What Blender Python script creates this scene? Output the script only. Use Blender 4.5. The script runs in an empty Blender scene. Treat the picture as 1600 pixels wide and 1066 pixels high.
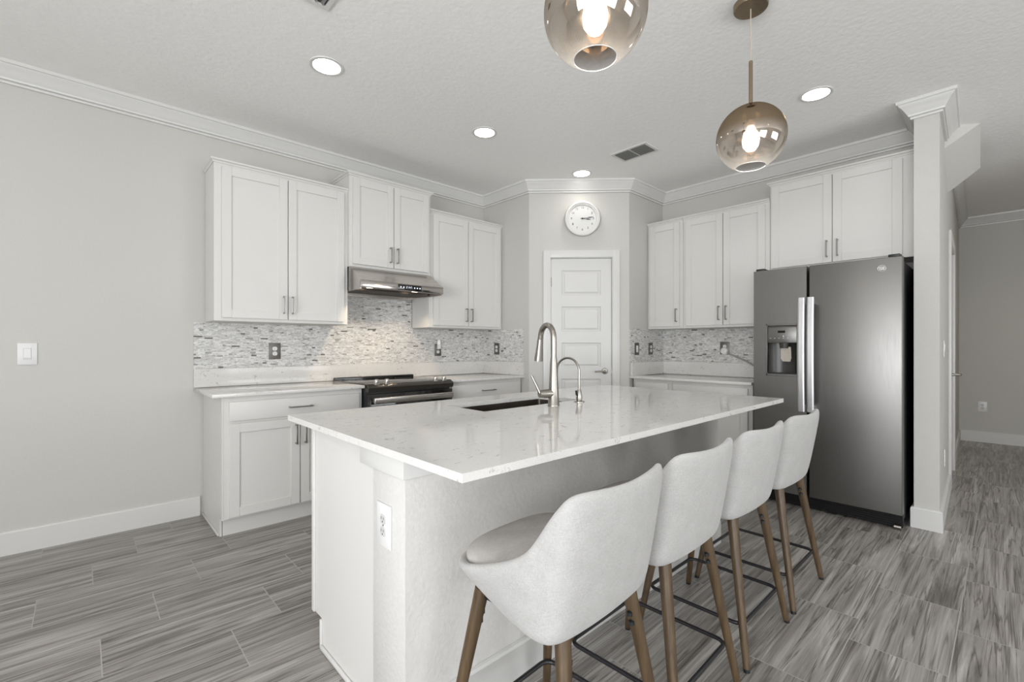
import bpy, bmesh, math, random
from mathutils import Vector, Matrix
random.seed(7)
sc = bpy.context.scene
COL = sc.collection
PI = math.pi

# ------------------------------------------------------------------ camera, world, big lights, exposure
cam_d = bpy.data.cameras.new('camera')
cam_d.sensor_width = 36.0
cam_d.lens = 720.5 / 1600 * 36.0
cam_d.shift_y = 7.46 / 1600
cam_d.clip_start = 0.05
cam = bpy.data.objects.new('camera', cam_d)
COL.objects.link(cam)
cam.location = (0, -3.954, 1.214)
cam.rotation_euler = (PI / 2, 0, 0.821 - PI / 2)
sc.camera = cam

sc.view_settings.view_transform = 'Standard'
sc.view_settings.look = 'None'
sc.view_settings.gamma = 1.0
sc.view_settings.use_curve_mapping = False
sc.view_settings.exposure = -0.45
sc.cycles.max_bounces = 10
sc.cycles.diffuse_bounces = 6
sc.cycles.glossy_bounces = 5
sc.cycles.transparent_max_bounces = 12
sc.cycles.transmission_bounces = 8
sc.cycles.caustics_reflective = False
sc.cycles.caustics_refractive = False
sc.cycles.sample_clamp_indirect = 4.0
sc.cycles.use_denoising = True

world = bpy.data.worlds.new('world')
sc.world = world
world.use_nodes = True
wn = world.node_tree
wn.nodes.clear()
wo = wn.nodes.new('ShaderNodeOutputWorld')
wb = wn.nodes.new('ShaderNodeBackground')
wb.inputs['Color'].default_value = (0.9, 0.95, 1.0, 1)
wb.inputs['Strength'].default_value = 2.0
wn.links.new(wb.outputs[0], wo.inputs[0])


def area_light(name, loc, rot, sx, sy, power, color=(1, 1, 1), spread=180):
    d = bpy.data.lights.new(name, 'AREA')
    d.shape = 'RECTANGLE'
    d.size = sx
    d.size_y = sy
    d.energy = power
    d.color = color
    d.spread = math.radians(spread)
    o = bpy.data.objects.new(name, d)
    COL.objects.link(o)
    o.location = loc
    o.rotation_euler = rot
    return o


H = 2.845
# daylight entering through the room's own windows (rear sliding door, rear window, side window)
area_light('daylight_sliding_door', (-0.9, -7.85, 1.15), (PI / 2 + 0.55, 0, 0), 2.9, 2.1, 140, (0.96, 0.98, 1.0))
area_light('daylight_rear_window', (3.4, -7.85, 1.5), (PI / 2 + 0.55, 0, 0), 2.2, 1.5, 82, (0.96, 0.98, 1.0))
area_light('daylight_side_window', (-3.35, -4.6, 1.35), (PI / 2 + 0.60, 0, -PI / 2), 3.2, 1.9, 365, (0.96, 0.975, 1.0))


# ------------------------------------------------------------------ materials
def new_mat(name):
    m = bpy.data.materials.new(name)
    m.use_nodes = True
    nt = m.node_tree
    b = nt.nodes['Principled BSDF']
    return m, nt, b


def N(nt, t, **kw):
    n = nt.nodes.new(t)
    for k, v in kw.items():
        setattr(n, k, v)
    return n


def setv(n, **kw):
    for k, v in kw.items():
        n.inputs[k.replace('_', ' ')].default_value = v


def math_n(nt, op, a, b=None, clamp=False):
    n = N(nt, 'ShaderNodeMath', operation=op)
    n.use_clamp = clamp
    for i, x in enumerate((a, b)):
        if x is None:
            continue
        if isinstance(x, (int, float)):
            n.inputs[i].default_value = x
        else:
            nt.links.new(x, n.inputs[i])
    return n.outputs[0]


def ramp(nt, fac, stops, interp='LINEAR'):
    r = N(nt, 'ShaderNodeValToRGB')
    cr = r.color_ramp
    cr.interpolation = interp
    while len(cr.elements) > 1:
        cr.elements.remove(cr.elements[-1])
    for i, (p, c) in enumerate(stops):
        e = cr.elements[0] if i == 0 else cr.elements.new(p)
        e.position = p
        e.color = (c[0], c[1], c[2], 1) if len(c) == 3 else c
    nt.links.new(fac, r.inputs[0])
    return r.outputs[0]


def mixc(nt, fac, a, b, mode='MIX'):
    n = N(nt, 'ShaderNodeMix', data_type='RGBA', blend_type=mode)
    for sock, x in ((n.inputs[0], fac), (n.inputs[6], a), (n.inputs[7], b)):
        if isinstance(x, (int, float)):
            sock.default_value = x
        elif isinstance(x, tuple):
            sock.default_value = (*x[:3], 1)
        else:
            nt.links.new(x, sock)
    return n.outputs[2]


def noise(nt, vec, scale, detail=3, rough=0.5, dist=0.0):
    n = N(nt, 'ShaderNodeTexNoise')
    n.inputs['Scale'].default_value = scale
    n.inputs['Detail'].default_value = detail
    n.inputs['Roughness'].default_value = rough
    n.inputs['Distortion'].default_value = dist
    if vec is not None:
        nt.links.new(vec, n.inputs['Vector'])
    return n.outputs['Fac']


def objco(nt):
    return N(nt, 'ShaderNodeTexCoord').outputs['Object']


def geopos(nt):
    return N(nt, 'ShaderNodeNewGeometry').outputs['Position']


def bump(nt, b, h, strength, dist=0.002):
    n = N(nt, 'ShaderNodeBump')
    n.inputs['Strength'].default_value = strength
    n.inputs['Distance'].default_value = dist
    nt.links.new(h, n.inputs['Height'])
    nt.links.new(n.outputs[0], b.inputs['Normal'])


def scaled(nt, vec, s, loc=(0, 0, 0)):
    m = N(nt, 'ShaderNodeMapping')
    m.inputs['Scale'].default_value = s
    m.inputs['Location'].default_value = loc
    nt.links.new(vec, m.inputs['Vector'])
    return m.outputs[0]


def plain(name, color, rough=0.5, metal=0.0, nscale=None, nbump=0.0, vary=0.0, spec=0.5, bdist=0.002):
    m, nt, b = new_mat(name)
    setv(b, Roughness=rough, Metallic=metal)
    b.inputs['Specular IOR Level'].default_value = spec
    v = geopos(nt)
    f = noise(nt, v, nscale or 6.0, 4)
    lo = tuple(c * (1 - vary) for c in color)
    hi = tuple(min(1, c * (1 + vary)) for c in color)
    nt.links.new(ramp(nt, f, [(0.3, lo), (0.7, hi)]), b.inputs['Base Color'])
    if nbump:
        bump(nt, b, f, nbump, bdist)
    return m


def brushed(name, color, rough, axis_scale, vary=0.12):
    m, nt, b = new_mat(name)
    setv(b, Roughness=rough, Metallic=1.0)
    f = noise(nt, scaled(nt, geopos(nt), axis_scale), 1.0, 4)
    nt.links.new(ramp(nt, f, [(0.3, tuple(c * (1 - vary) for c in color)), (0.7, color)]), b.inputs['Base Color'])
    r = N(nt, 'ShaderNodeMapRange')
    r.inputs['To Min'].default_value = rough * 0.85
    r.inputs['To Max'].default_value = rough * 1.2
    nt.links.new(f, r.inputs['Value'])
    nt.links.new(r.outputs[0], b.inputs['Roughness'])
    return m


WALL_C = (0.555, 0.545, 0.515)
M = {}
M['wall'] = plain('wall_paint', WALL_C, 0.6, nscale=85, nbump=0.22, vary=0.012, spec=0.35)
M['drywall'] = plain('textured_paint', (0.60, 0.59, 0.57), 0.5, nscale=70, nbump=0.6, vary=0.03, spec=0.45, bdist=0.003)
M['ceiling'] = plain('ceiling_paint', (0.89, 0.885, 0.872), 0.75, nscale=42, nbump=0.6, vary=0.015, spec=0.25, bdist=0.004)
M['white'] = plain('cabinet_white', (0.66, 0.652, 0.63), 0.38, vary=0.008, spec=0.45)
M['trim'] = plain('trim_white', (0.655, 0.65, 0.634), 0.35, vary=0.008, spec=0.5)
M['plastic'] = plain('white_plastic', (0.74, 0.74, 0.735), 0.3, vary=0.005)
M['receptacle'] = plain('receptacle_plastic', (0.56, 0.565, 0.56), 0.35, vary=0.01)
M['grayplate'] = brushed('gray_plate', (0.20, 0.19, 0.18), 0.42, (40, 40, 300))
M['nickel'] = brushed('brushed_nickel', (0.37, 0.35, 0.315), 0.30, (60, 60, 500))
M['pull'] = brushed('cabinet_pull', (0.36, 0.35, 0.33), 0.32, (300, 300, 40))
M['steel'] = brushed('stainless_steel', (0.60, 0.565, 0.53), 0.26, (3, 200, 350))  # base lightened to imitate the ceiling reflected in the hood slope
M['lipsteel'] = brushed('hood_lip_steel', (0.50, 0.47, 0.44), 0.13, (3, 200, 350))  # smoother copy of the same steel, without that painted reflection
M['sink'] = brushed('sink_steel', (0.15, 0.132, 0.115), 0.36, (15, 200, 200))
M['slate'] = brushed('slate_steel', (0.215, 0.21, 0.202), 0.39, (200, 200, 6), vary=0.06)
M['handle'] = brushed('bar_handle_steel', (0.72, 0.72, 0.73), 0.36, (200, 200, 8))
M['black'] = plain('black_plastic', (0.010, 0.012, 0.013), 0.4, vary=0.05)
M['rangepanel'] = plain('range_panel', (0.030, 0.027, 0.023), 0.22, vary=0.03, spec=0.5)
M['matblack'] = plain('matte_black', (0.010, 0.010, 0.010), 0.6, vary=0.05, spec=0.2)
M['glassblack'] = plain('black_glass', (0.012, 0.011, 0.010), 0.07, vary=0.02, spec=0.6)
M['darkgray'] = plain('dark_gray_plastic', (0.045, 0.043, 0.040), 0.35, vary=0.03)
M['blackmetal'] = plain('black_metal', (0.014, 0.014, 0.016), 0.38, vary=0.05)
M['paddle'] = plain('beige_plastic', (0.50, 0.45, 0.39), 0.45, vary=0.05, nscale=60)
M['grayswitch'] = plain('gray_cord', (0.33, 0.32, 0.30), 0.5, vary=0.03)
M['bronze'] = brushed('antique_bronze', (0.33, 0.26, 0.18), 0.32, (60, 60, 400))
M['cordcloth'] = plain('pendant_cord', (0.50, 0.44, 0.34), 0.5, vary=0.05)
M['face'] = plain('clock_face', (0.66, 0.66, 0.645), 0.5, vary=0.005)
M['clockcase'] = plain('clock_case_white', (0.66, 0.655, 0.635), 0.35, vary=0.005)
M['ink'] = plain('black_ink', (0.02, 0.02, 0.02), 0.5, vary=0.02)
M['inkgray'] = plain('gray_ink', (0.06, 0.06, 0.058), 0.5, vary=0.02)
M['ventdark'] = plain('vent_interior', (0.10, 0.10, 0.095), 0.7, vary=0.05)
M['ventslat'] = plain('vent_slat', (0.17, 0.17, 0.165), 0.5, vary=0.03)
M['badge'] = plain('badge_silver', (0.66, 0.66, 0.64), 0.3, metal=0.7, vary=0.02)
M['glyph'] = None


def emis(name, color, s):
    m, nt, b = new_mat(name)
    setv(b, Roughness=0.4)
    b.inputs['Base Color'].default_value = (*color, 1)
    b.inputs['Emission Color'].default_value = (*color, 1)
    b.inputs['Emission Strength'].default_value = s
    return m


M['led'] = emis('led_disc', (1.0, 0.97, 0.92), 14)
M['hoodled'] = emis('hood_lamp', (1.0, 0.86, 0.68), 9)
M['glyph'] = emis('lit_glyph', (0.8, 0.88, 1.0), 1.1)
M['bulb'] = emis('bulb_glow', (1.0, 0.95, 0.88), 9)
M['nightglow'] = plain('frosted_night_light', (0.88, 0.87, 0.86), 0.35, vary=0.01)


def mat_fabric():
    m, nt, b = new_mat('linen_fabric')
    setv(b, Roughness=0.9)
    b.inputs['Specular IOR Level'].default_value = 0.15
    b.inputs['Sheen Weight'].default_value = 0.25
    co = objco(nt)
    a = noise(nt, scaled(nt, co, (90, 90, 900)), 1, 3)
    c = noise(nt, scaled(nt, co, (700, 700, 120)), 1, 3)
    big = noise(nt, co, 22, 4)
    f = math_n(nt, 'ADD', math_n(nt, 'MULTIPLY', a, 0.4), math_n(nt, 'MULTIPLY', c, 0.4))
    f = math_n(nt, 'ADD', f, math_n(nt, 'MULTIPLY', big, 0.2))
    nt.links.new(ramp(nt, f, [(0.36, (0.345, 0.34, 0.33)), (0.62, (0.465, 0.46, 0.45))]), b.inputs['Base Color'])
    bump(nt, b, f, 0.35, 0.0015)
    return m


def mat_fabric2():
    m, nt, b = new_mat('linen_seat_fabric')
    setv(b, Roughness=0.92)
    b.inputs['Specular IOR Level'].default_value = 0.12
    co = objco(nt)
    a = noise(nt, scaled(nt, co, (90, 900, 300)), 1, 3)
    big = noise(nt, co, 18, 4)
    f = math_n(nt, 'ADD', math_n(nt, 'MULTIPLY', a, 0.6), math_n(nt, 'MULTIPLY', big, 0.4))
    nt.links.new(ramp(nt, f, [(0.36, (0.38, 0.36, 0.345)), (0.64, (0.50, 0.475, 0.46))]), b.inputs['Base Color'])
    bump(nt, b, f, 0.35, 0.0015)
    return m


def mat_wood():
    m, nt, b = new_mat('walnut_wood')
    setv(b, Roughness=0.42)
    co = objco(nt)
    f = noise(nt, scaled(nt, co, (45, 45, 3)), 1, 5, 0.6, 0.4)
    nt.links.new(ramp(nt, f, [(0.25, (0.040, 0.024, 0.011)), (0.5, (0.078, 0.049, 0.024)), (0.75, (0.122, 0.081, 0.042))]), b.inputs['Base Color'])
    bump(nt, b, f, 0.15, 0.001)
    return m


def mat_quartz(name, base, fleck, rough):
    m, nt, b = new_mat(name)
    setv(b, Roughness=rough)
    v = geopos(nt)
    w = scaled(nt, v, (1.0, 1.6, 1.6))
    n1 = noise(nt, w, 24, 6, 0.65, 0.8)
    n2 = noise(nt, v, 5, 3)
    n3 = noise(nt, v, 130, 3)
    v1 = ramp(nt, n1, [(0.585, (0, 0, 0)), (0.66, (1, 1, 1))])
    v2 = ramp(nt, n3, [(0.42, (0, 0, 0)), (0.62, (1, 1, 1))])
    fl = mixc(nt, 1.0, v1, v2, 'MULTIPLY')
    body = ramp(nt, n2, [(0.3, tuple(c * 0.95 for c in base)), (0.7, base)])
    n4 = noise(nt, v, 260, 2)
    body = mixc(nt, 0.10, body, ramp(nt, n4, [(0.4, (0.4, 0.4, 0.39)), (0.6, (0.9, 0.9, 0.88))]))
    nt.links.new(mixc(nt, math_n(nt, 'MULTIPLY', fl, 0.85), body, fleck), b.inputs['Base Color'])
    return m


def mat_mosaic():
    """thin random-length marble strips laid in rows on the walls"""
    m, nt, b = new_mat('marble_strip_mosaic')
    g = N(nt, 'ShaderNodeSeparateXYZ')
    nt.links.new(geopos(nt), g.inputs[0])
    s = math_n(nt, 'SUBTRACT', g.outputs[0], g.outputs[1])
    z = g.outputs[2]
    rowh = 0.0118
    row = math_n(nt, 'FLOOR', math_n(nt, 'DIVIDE', z, rowh))
    wr = N(nt, 'ShaderNodeTexWhiteNoise', noise_dimensions='1D')
    nt.links.new(row, wr.inputs['W'])
    rnd = wr.outputs['Value']
    # strip length differs from row to row
    ln = math_n(nt, 'ADD', 0.024, math_n(nt, 'MULTIPLY', rnd, 0.040))
    u = math_n(nt, 'ADD', math_n(nt, 'DIVIDE', s, ln), math_n(nt, 'MULTIPLY', rnd, 37.3))
    cell = math_n(nt, 'FLOOR', u)
    cv = N(nt, 'ShaderNodeCombineXYZ')
    nt.links.new(cell, cv.inputs[0])
    nt.links.new(row, cv.inputs[1])
    wc = N(nt, 'ShaderNodeTexWhiteNoise', noise_dimensions='2D')
    nt.links.new(cv.outputs[0], wc.inputs['Vector'])
    c = wc.outputs['Value']
    col = ramp(nt, c, [(0.0, (0.14, 0.13, 0.12)), (0.015, (0.36, 0.35, 0.34)), (0.045, (0.58, 0.57, 0.56)), (0.16, (0.60, 0.592, 0.578)), (0.36, (0.665, 0.66, 0.645)), (0.6, (0.72, 0.715, 0.70)), (0.8, (0.76, 0.755, 0.74))], 'CONSTANT')
    co = N(nt, 'ShaderNodeCombineXYZ')
    nt.links.new(math_n(nt, 'MULTIPLY', s, 38), co.inputs[0])
    nt.links.new(math_n(nt, 'MULTIPLY', z, 130), co.inputs[1])
    nt.links.new(math_n(nt, 'MULTIPLY', c, 50), co.inputs[2])
    vein = noise(nt, co.outputs[0], 1.0, 5, 0.6, 0.6)
    col = mixc(nt, 1.0, col, ramp(nt, vein, [(0.30, (0.16, 0.15, 0.145)), (0.375, (0.50, 0.495, 0.49)), (0.45, (0.85, 0.85, 0.845)), (0.55, (1, 1, 1))]), 'MULTIPLY')
    fz = math_n(nt, 'FRACT', math_n(nt, 'DIVIDE', z, rowh))
    fu = math_n(nt, 'FRACT', u)
    ez = math_n(nt, 'LESS_THAN', fz, 0.075)
    eu = math_n(nt, 'LESS_THAN', math_n(nt, 'MULTIPLY', fu, ln), 0.001)
    edge = math_n(nt, 'MAXIMUM', ez, eu)
    nt.links.new(mixc(nt, edge, col, (0.60, 0.59, 0.575)), b.inputs['Base Color'])
    setv(b, Roughness=0.35)
    hh = math_n(nt, 'MULTIPLY', math_n(nt, 'SUBTRACT', 1.0, edge), math_n(nt, 'ADD', 0.5, math_n(nt, 'MULTIPLY', c, 0.5)))
    bump(nt, b, hh, 0.5, 0.002)
    return m


def mat_floor():
    """wood-look porcelain tile, 0.61 x 0.30 m in running thirds, light grout"""
    m, nt, b = new_mat('floor_tile')
    g = N(nt, 'ShaderNodeSeparateXYZ')
    nt.links.new(geopos(nt), g.inputs[0])
    x, y = g.outputs[0], g.outputs[1]
    P, L, O = 0.3015, 0.61, 0.1985
    r = math_n(nt, 'DIVIDE', math_n(nt, 'SUBTRACT', -0.19, y), P)
    k = math_n(nt, 'FLOOR', r)
    fr = math_n(nt, 'FRACT', r)
    u = math_n(nt, 'DIVIDE', math_n(nt, 'ADD', math_n(nt, 'SUBTRACT', x, 0.237), math_n(nt, 'MULTIPLY', k, O)), L)
    cell = math_n(nt, 'FLOOR', u)
    fu = math_n(nt, 'FRACT', u)
    cv = N(nt, 'ShaderNodeCombineXYZ')
    nt.links.new(cell, cv.inputs[0])
    nt.links.new(k, cv.inputs[1])
    wc = N(nt, 'ShaderNodeTexWhiteNoise', noise_dimensions='2D')
    nt.links.new(cv.outputs[0], wc.inputs['Vector'])
    c = wc.outputs['Value']
    co = N(nt, 'ShaderNodeCombineXYZ')
    nt.links.new(math_n(nt, 'ADD', math_n(nt, 'MULTIPLY', x, 1.0), math_n(nt, 'MULTIPLY', c, 31.0)), co.inputs[0])
    nt.links.new(math_n(nt, 'ADD', math_n(nt, 'MULTIPLY', y, 15.0), math_n(nt, 'MULTIPLY', c, 57.0)), co.inputs[1])
    nt.links.new(math_n(nt, 'MULTIPLY', c, 9.0), co.inputs[2])
    n1 = noise(nt, co.outputs[0], 1.0, 4, 0.55, 1.5)
    co2 = N(nt, 'ShaderNodeCombineXYZ')
    nt.links.new(math_n(nt, 'ADD', math_n(nt, 'MULTIPLY', x, 3.0), math_n(nt, 'MULTIPLY', c, 13.0)), co2.inputs[0])
    nt.links.new(math_n(nt, 'MULTIPLY', y, 120.0), co2.inputs[1])
    nt.links.new(math_n(nt, 'MULTIPLY', c, 21.0), co2.inputs[2])
    n2 = noise(nt, co2.outputs[0], 1.0, 4, 0.6, 0.5)
    col = ramp(nt, n1, [(0.27, (0.11, 0.102, 0.094)), (0.37, (0.19, 0.179, 0.167)), (0.45, (0.262, 0.249, 0.234)), (0.53, (0.308, 0.295, 0.279)), (0.61, (0.375, 0.361, 0.343)), (0.72, (0.48, 0.465, 0.445))])
    co3 = N(nt, 'ShaderNodeCombineXYZ')
    nt.links.new(math_n(nt, 'ADD', math_n(nt, 'MULTIPLY', x, 0.9), math_n(nt, 'MULTIPLY', c, 71.0)), co3.inputs[0])
    nt.links.new(math_n(nt, 'MULTIPLY', y, 30.0), co3.inputs[1])
    nt.links.new(math_n(nt, 'MULTIPLY', c, 33.0), co3.inputs[2])
    n3 = noise(nt, co3.outputs[0], 1.0, 3, 0.5, 1.0)
    line = math_n(nt, 'ABSOLUTE', math_n(nt, 'SUBTRACT', n3, 0.46))
    col = mixc(nt, 1.0, col, ramp(nt, line, [(0.0, (0.42, 0.41, 0.40)), (0.018, (0.72, 0.715, 0.71)), (0.045, (1, 1, 1))]), 'MULTIPLY')
    col = mixc(nt, 0.45, col, ramp(nt, n2, [(0.28, (0.50, 0.49, 0.48)), (0.60, (1.15, 1.15, 1.14))]), 'MULTIPLY')
    col = mixc(nt, 1.0, col, ramp(nt, c, [(0.0, (0.88, 0.87, 0.86)), (1.0, (1.1, 1.09, 1.08))]), 'MULTIPLY')
    gz = math_n(nt, 'MULTIPLY', math_n(nt, 'MINIMUM', fr, math_n(nt, 'SUBTRACT', 1.0, fr)), P)
    gu = math_n(nt, 'MULTIPLY', math_n(nt, 'MINIMUM', fu, math_n(nt, 'SUBTRACT', 1.0, fu)), L)
    grout = math_n(nt, 'LESS_THAN', math_n(nt, 'MINIMUM', gz, gu), 0.0021)
    nt.links.new(mixc(nt, grout, col, (0.40, 0.385, 0.36)), b.inputs['Base Color'])
    nt.links.new(math_n(nt, 'ADD', 0.30, math_n(nt, 'MULTIPLY', grout, 0.45)), b.inputs['Roughness'])
    bump(nt, b, math_n(nt, 'SUBTRACT', math_n(nt, 'MULTIPLY', n2, 0.12), grout), 0.35, 0.0012)
    return m


def mat_shade():
    """smoked glass globe: metallic bronze coating fading to clear glass at the bottom"""
    m, nt, b = new_mat('smoked_glass')
    nt.nodes.remove(b)
    out = nt.nodes['Material Output']
    sz = N(nt, 'ShaderNodeSeparateXYZ')
    nt.links.new(objco(nt), sz.inputs[0])
    spk = noise(nt, objco(nt), 90, 2)
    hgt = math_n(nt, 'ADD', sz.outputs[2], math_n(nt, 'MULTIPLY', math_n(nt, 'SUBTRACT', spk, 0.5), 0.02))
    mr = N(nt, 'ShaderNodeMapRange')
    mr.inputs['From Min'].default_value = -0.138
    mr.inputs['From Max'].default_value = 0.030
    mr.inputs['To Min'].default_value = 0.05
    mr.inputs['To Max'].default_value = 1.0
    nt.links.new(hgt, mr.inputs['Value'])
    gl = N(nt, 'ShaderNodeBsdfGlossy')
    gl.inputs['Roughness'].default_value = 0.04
    nt.links.new(ramp(nt, mr.outputs[0], [(0.1, (0.86, 0.84, 0.82)), (0.45, (0.70, 0.655, 0.61)), (0.75, (0.52, 0.46, 0.395)), (1.0, (0.31, 0.235, 0.155))]), gl.inputs['Color'])  # coating tint, lightened lower down to imitate the bulb's reflection
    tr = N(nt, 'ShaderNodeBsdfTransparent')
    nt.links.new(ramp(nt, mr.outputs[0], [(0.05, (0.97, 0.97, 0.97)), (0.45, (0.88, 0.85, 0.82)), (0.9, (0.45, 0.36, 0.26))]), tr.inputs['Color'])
    tl = N(nt, 'ShaderNodeBsdfTranslucent')
    tl.inputs['Color'].default_value = (0.85, 0.80, 0.74, 1)
    m0 = N(nt, 'ShaderNodeMixShader')
    m0.inputs[0].default_value = 0.10
    nt.links.new(tr.outputs[0], m0.inputs[1])
    nt.links.new(tl.outputs[0], m0.inputs[2])
    fz = N(nt, 'ShaderNodeLayerWeight')
    fz.inputs['Blend'].default_value = 0.5
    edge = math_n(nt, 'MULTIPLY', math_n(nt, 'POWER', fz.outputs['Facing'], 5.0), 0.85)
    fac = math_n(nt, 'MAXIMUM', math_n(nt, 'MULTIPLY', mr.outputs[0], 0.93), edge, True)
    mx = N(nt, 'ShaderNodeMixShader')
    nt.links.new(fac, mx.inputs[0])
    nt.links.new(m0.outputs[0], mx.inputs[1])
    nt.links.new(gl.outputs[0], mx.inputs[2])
    nt.links.new(mx.outputs[0], out.inputs['Surface'])
    return m


def mat_window():
    m, nt, b = new_mat('window_glass')
    nt.nodes.remove(b)
    out = nt.nodes['Material Output']
    tr = N(nt, 'ShaderNodeBsdfTransparent')
    gl = N(nt, 'ShaderNodeBsdfGlossy')
    gl.inputs['Roughness'].default_value = 0.02
    fz = N(nt, 'ShaderNodeFresnel')
    mx = N(nt, 'ShaderNodeMixShader')
    nt.links.new(fz.outputs[0], mx.inputs[0])
    nt.links.new(tr.outputs[0], mx.inputs[1])
    nt.links.new(gl.outputs[0], mx.inputs[2])
    nt.links.new(mx.outputs[0], out.inputs['Surface'])
    return m


M['fabric'] = mat_fabric()
M['seatfabric'] = mat_fabric2()
M['wood'] = mat_wood()
M['quartz'] = mat_quartz('quartz_worktop', (0.70, 0.685, 0.66), (0.22, 0.20, 0.185), 0.075)
M['mosaic'] = mat_mosaic()
M['floor'] = mat_floor()
M['shade'] = mat_shade()
M['window'] = mat_window()
M['glassrim'] = plain('clear_glass_rim', (0.85, 0.85, 0.84), 0.08, vary=0.01, spec=0.8)


# ------------------------------------------------------------------ mesh helpers
class MB:
    def __init__(s):
        s.bm = bmesh.new()

    def box(s, x0, x1, y0, y1, z0, z1, bev=0.0, seg=2, mat=None):
        r = bmesh.ops.create_cube(s.bm, size=1.0)
        vs = r['verts']
        T = Matrix.Translation(((x0 + x1) / 2, (y0 + y1) / 2, (z0 + z1) / 2)) @ Matrix.Diagonal((abs(x1 - x0), abs(y1 - y0), abs(z1 - z0), 1))
        if mat is not None:
            T = mat @ T
        bmesh.ops.transform(s.bm, matrix=T, verts=vs)
        if bev:
            es = list({e for v in vs for e in v.link_edges})
            bmesh.ops.bevel(s.bm, geom=es, offset=bev, segments=seg, profile=0.5, affect='EDGES')
        return s

    def prism(s, poly, a0, a1, axis='z'):
        """polygon extruded along an axis; poly holds the two other coordinates in xyz order"""
        def P(p, a):
            return {'z': (p[0], p[1], a), 'x': (a, p[0], p[1]), 'y': (p[0], a, p[1])}[axis]
        A = [s.bm.verts.new(P(p, a0)) for p in poly]
        B = [s.bm.verts.new(P(p, a1)) for p in poly]
        n = len(poly)
        s.bm.faces.new(A)
        s.bm.faces.new(B[::-1])
        for i in range(n):
            s.bm.faces.new((A[i], B[i], B[(i + 1) % n], A[(i + 1) % n]))
        return s

    def hexa(s, a, b):
        """two matching quads joined"""
        A = [s.bm.verts.new(p) for p in a]
        B = [s.bm.verts.new(p) for p in b]
        s.bm.faces.new(A)
        s.bm.faces.new(B[::-1])
        for i in range(len(A)):
            j = (i + 1) % len(A)
            s.bm.faces.new((A[i], B[i], B[j], A[j]))
        return s

    def ring_loft(s, rings, cap0=True, cap1=True, closed=True):
        R = [[s.bm.verts.new(p) for p in r] for r in rings]
        n = len(R[0])
        for a, b in zip(R, R[1:]):
            for i in range(n if closed else n - 1):
                j = (i + 1) % n
                s.bm.faces.new((a[i], a[j], b[j], b[i]))
        if cap0:
            s.bm.faces.new(R[0][::-1])
        if cap1:
            s.bm.faces.new(R[-1])
        return s

    def cyl(s, p0, p1, r0, r1=None, n=20, cap=True):
        r1 = r0 if r1 is None else r1
        p0, p1 = Vector(p0), Vector(p1)
        d = (p1 - p0).normalized()
        a = d.orthogonal().normalized()
        b = d.cross(a)
        def ring(p, r):
            return [p + a * r * math.cos(2 * PI * i / n) + b * r * math.sin(2 * PI * i / n) for i in range(n)]
        return s.ring_loft([ring(p0, r0), ring(p1, r1)], cap, cap)

    def lathe(s, prof, c=(0, 0, 0), n=40, cap0=True, cap1=True, M4=None):
        """prof: list of (radius, height) from bottom to top about +z"""
        M4 = M4 or Matrix.Translation(c)
        rings = [[M4 @ Vector((r * math.cos(2 * PI * i / n), r * math.sin(2 * PI * i / n), z)) for i in range(n)] for r, z in prof]
        return s.ring_loft(rings, cap0, cap1)

    def tube(s, pts, r, n=12, closed=False, radii=None):
        pts = [Vector(p) for p in pts]
        m = len(pts)
        rings = []
        prev = None
        for i in range(m):
            if closed:
                t = (pts[(i + 1) % m] - pts[i - 1]).normalized()
            else:
                t = (pts[min(i + 1, m - 1)] - pts[max(i - 1, 0)]).normalized()
            if prev is None:
                a = t.orthogonal().normalized()
            else:
                a = (prev - t * prev.dot(t)).normalized()
            prev = a
            b = t.cross(a)
            rr = radii[i] if radii else r
            rings.append([pts[i] + a * rr * math.cos(2 * PI * k / n) + b * rr * math.sin(2 * PI * k / n) for k in range(n)])
        if closed:
            R = [[s.bm.verts.new(p) for p in q] for q in rings]
            for i in range(m):
                A, B = R[i], R[(i + 1) % m]
                # best matching rotation at the seam
                off = 0
                if i == m - 1:
                    off = min(range(n), key=lambda o: (A[0].co - B[o].co).length)
                for k in range(n):
                    s.bm.faces.new((A[k], A[(k + 1) % n], B[(k + 1 + off) % n], B[(k + off) % n]))
            return s
        return s.ring_loft(rings)

    def build(s, name, mat, parent=None, smooth=40, subsurf=0, loc=None):
        bmesh.ops.recalc_face_normals(s.bm, faces=s.bm.faces[:])
        me = bpy.data.meshes.new(name)
        s.bm.to_mesh(me)
        s.bm.free()
        me.materials.append(mat)
        if smooth:
            me.shade_smooth()
            if not subsurf:
                me.set_sharp_from_angle(angle=math.radians(smooth))
        o = bpy.data.objects.new(name, me)
        COL.objects.link(o)
        if parent is not None:
            o.parent = parent
        if loc:
            o.location = loc
        if subsurf:
            md = o.modifiers.new('subsurf', 'SUBSURF')
            md.levels = subsurf
            md.render_levels = subsurf
        return o


def tag(o, label=None, cat=None, group=None, kind=None):
    for k, v in (('label', label), ('category', cat), ('group', group), ('kind', kind)):
        if v:
            o[k] = v
    return o


def thing(name, label, cat, loc=(0, 0, 0), rz=0.0, group=None, kind=None):
    o = bpy.data.objects.new(name, None)
    o.empty_display_size = 0.1
    COL.objects.link(o)
    o.location = loc
    o.rotation_euler = (0, 0, rz)
    return tag(o, label, cat, group, kind)


def copy_tree(o, parent=None):
    c = o.copy()
    COL.objects.link(c)
    c.parent = parent
    for ch in list(o.children):
        copy_tree(ch, c)
    return c


def struct(mb, name, mat, label=None, cat=None, **kw):
    o = mb.build(name, mat, **kw)
    return tag(o, label, cat, None, 'structure')


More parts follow.
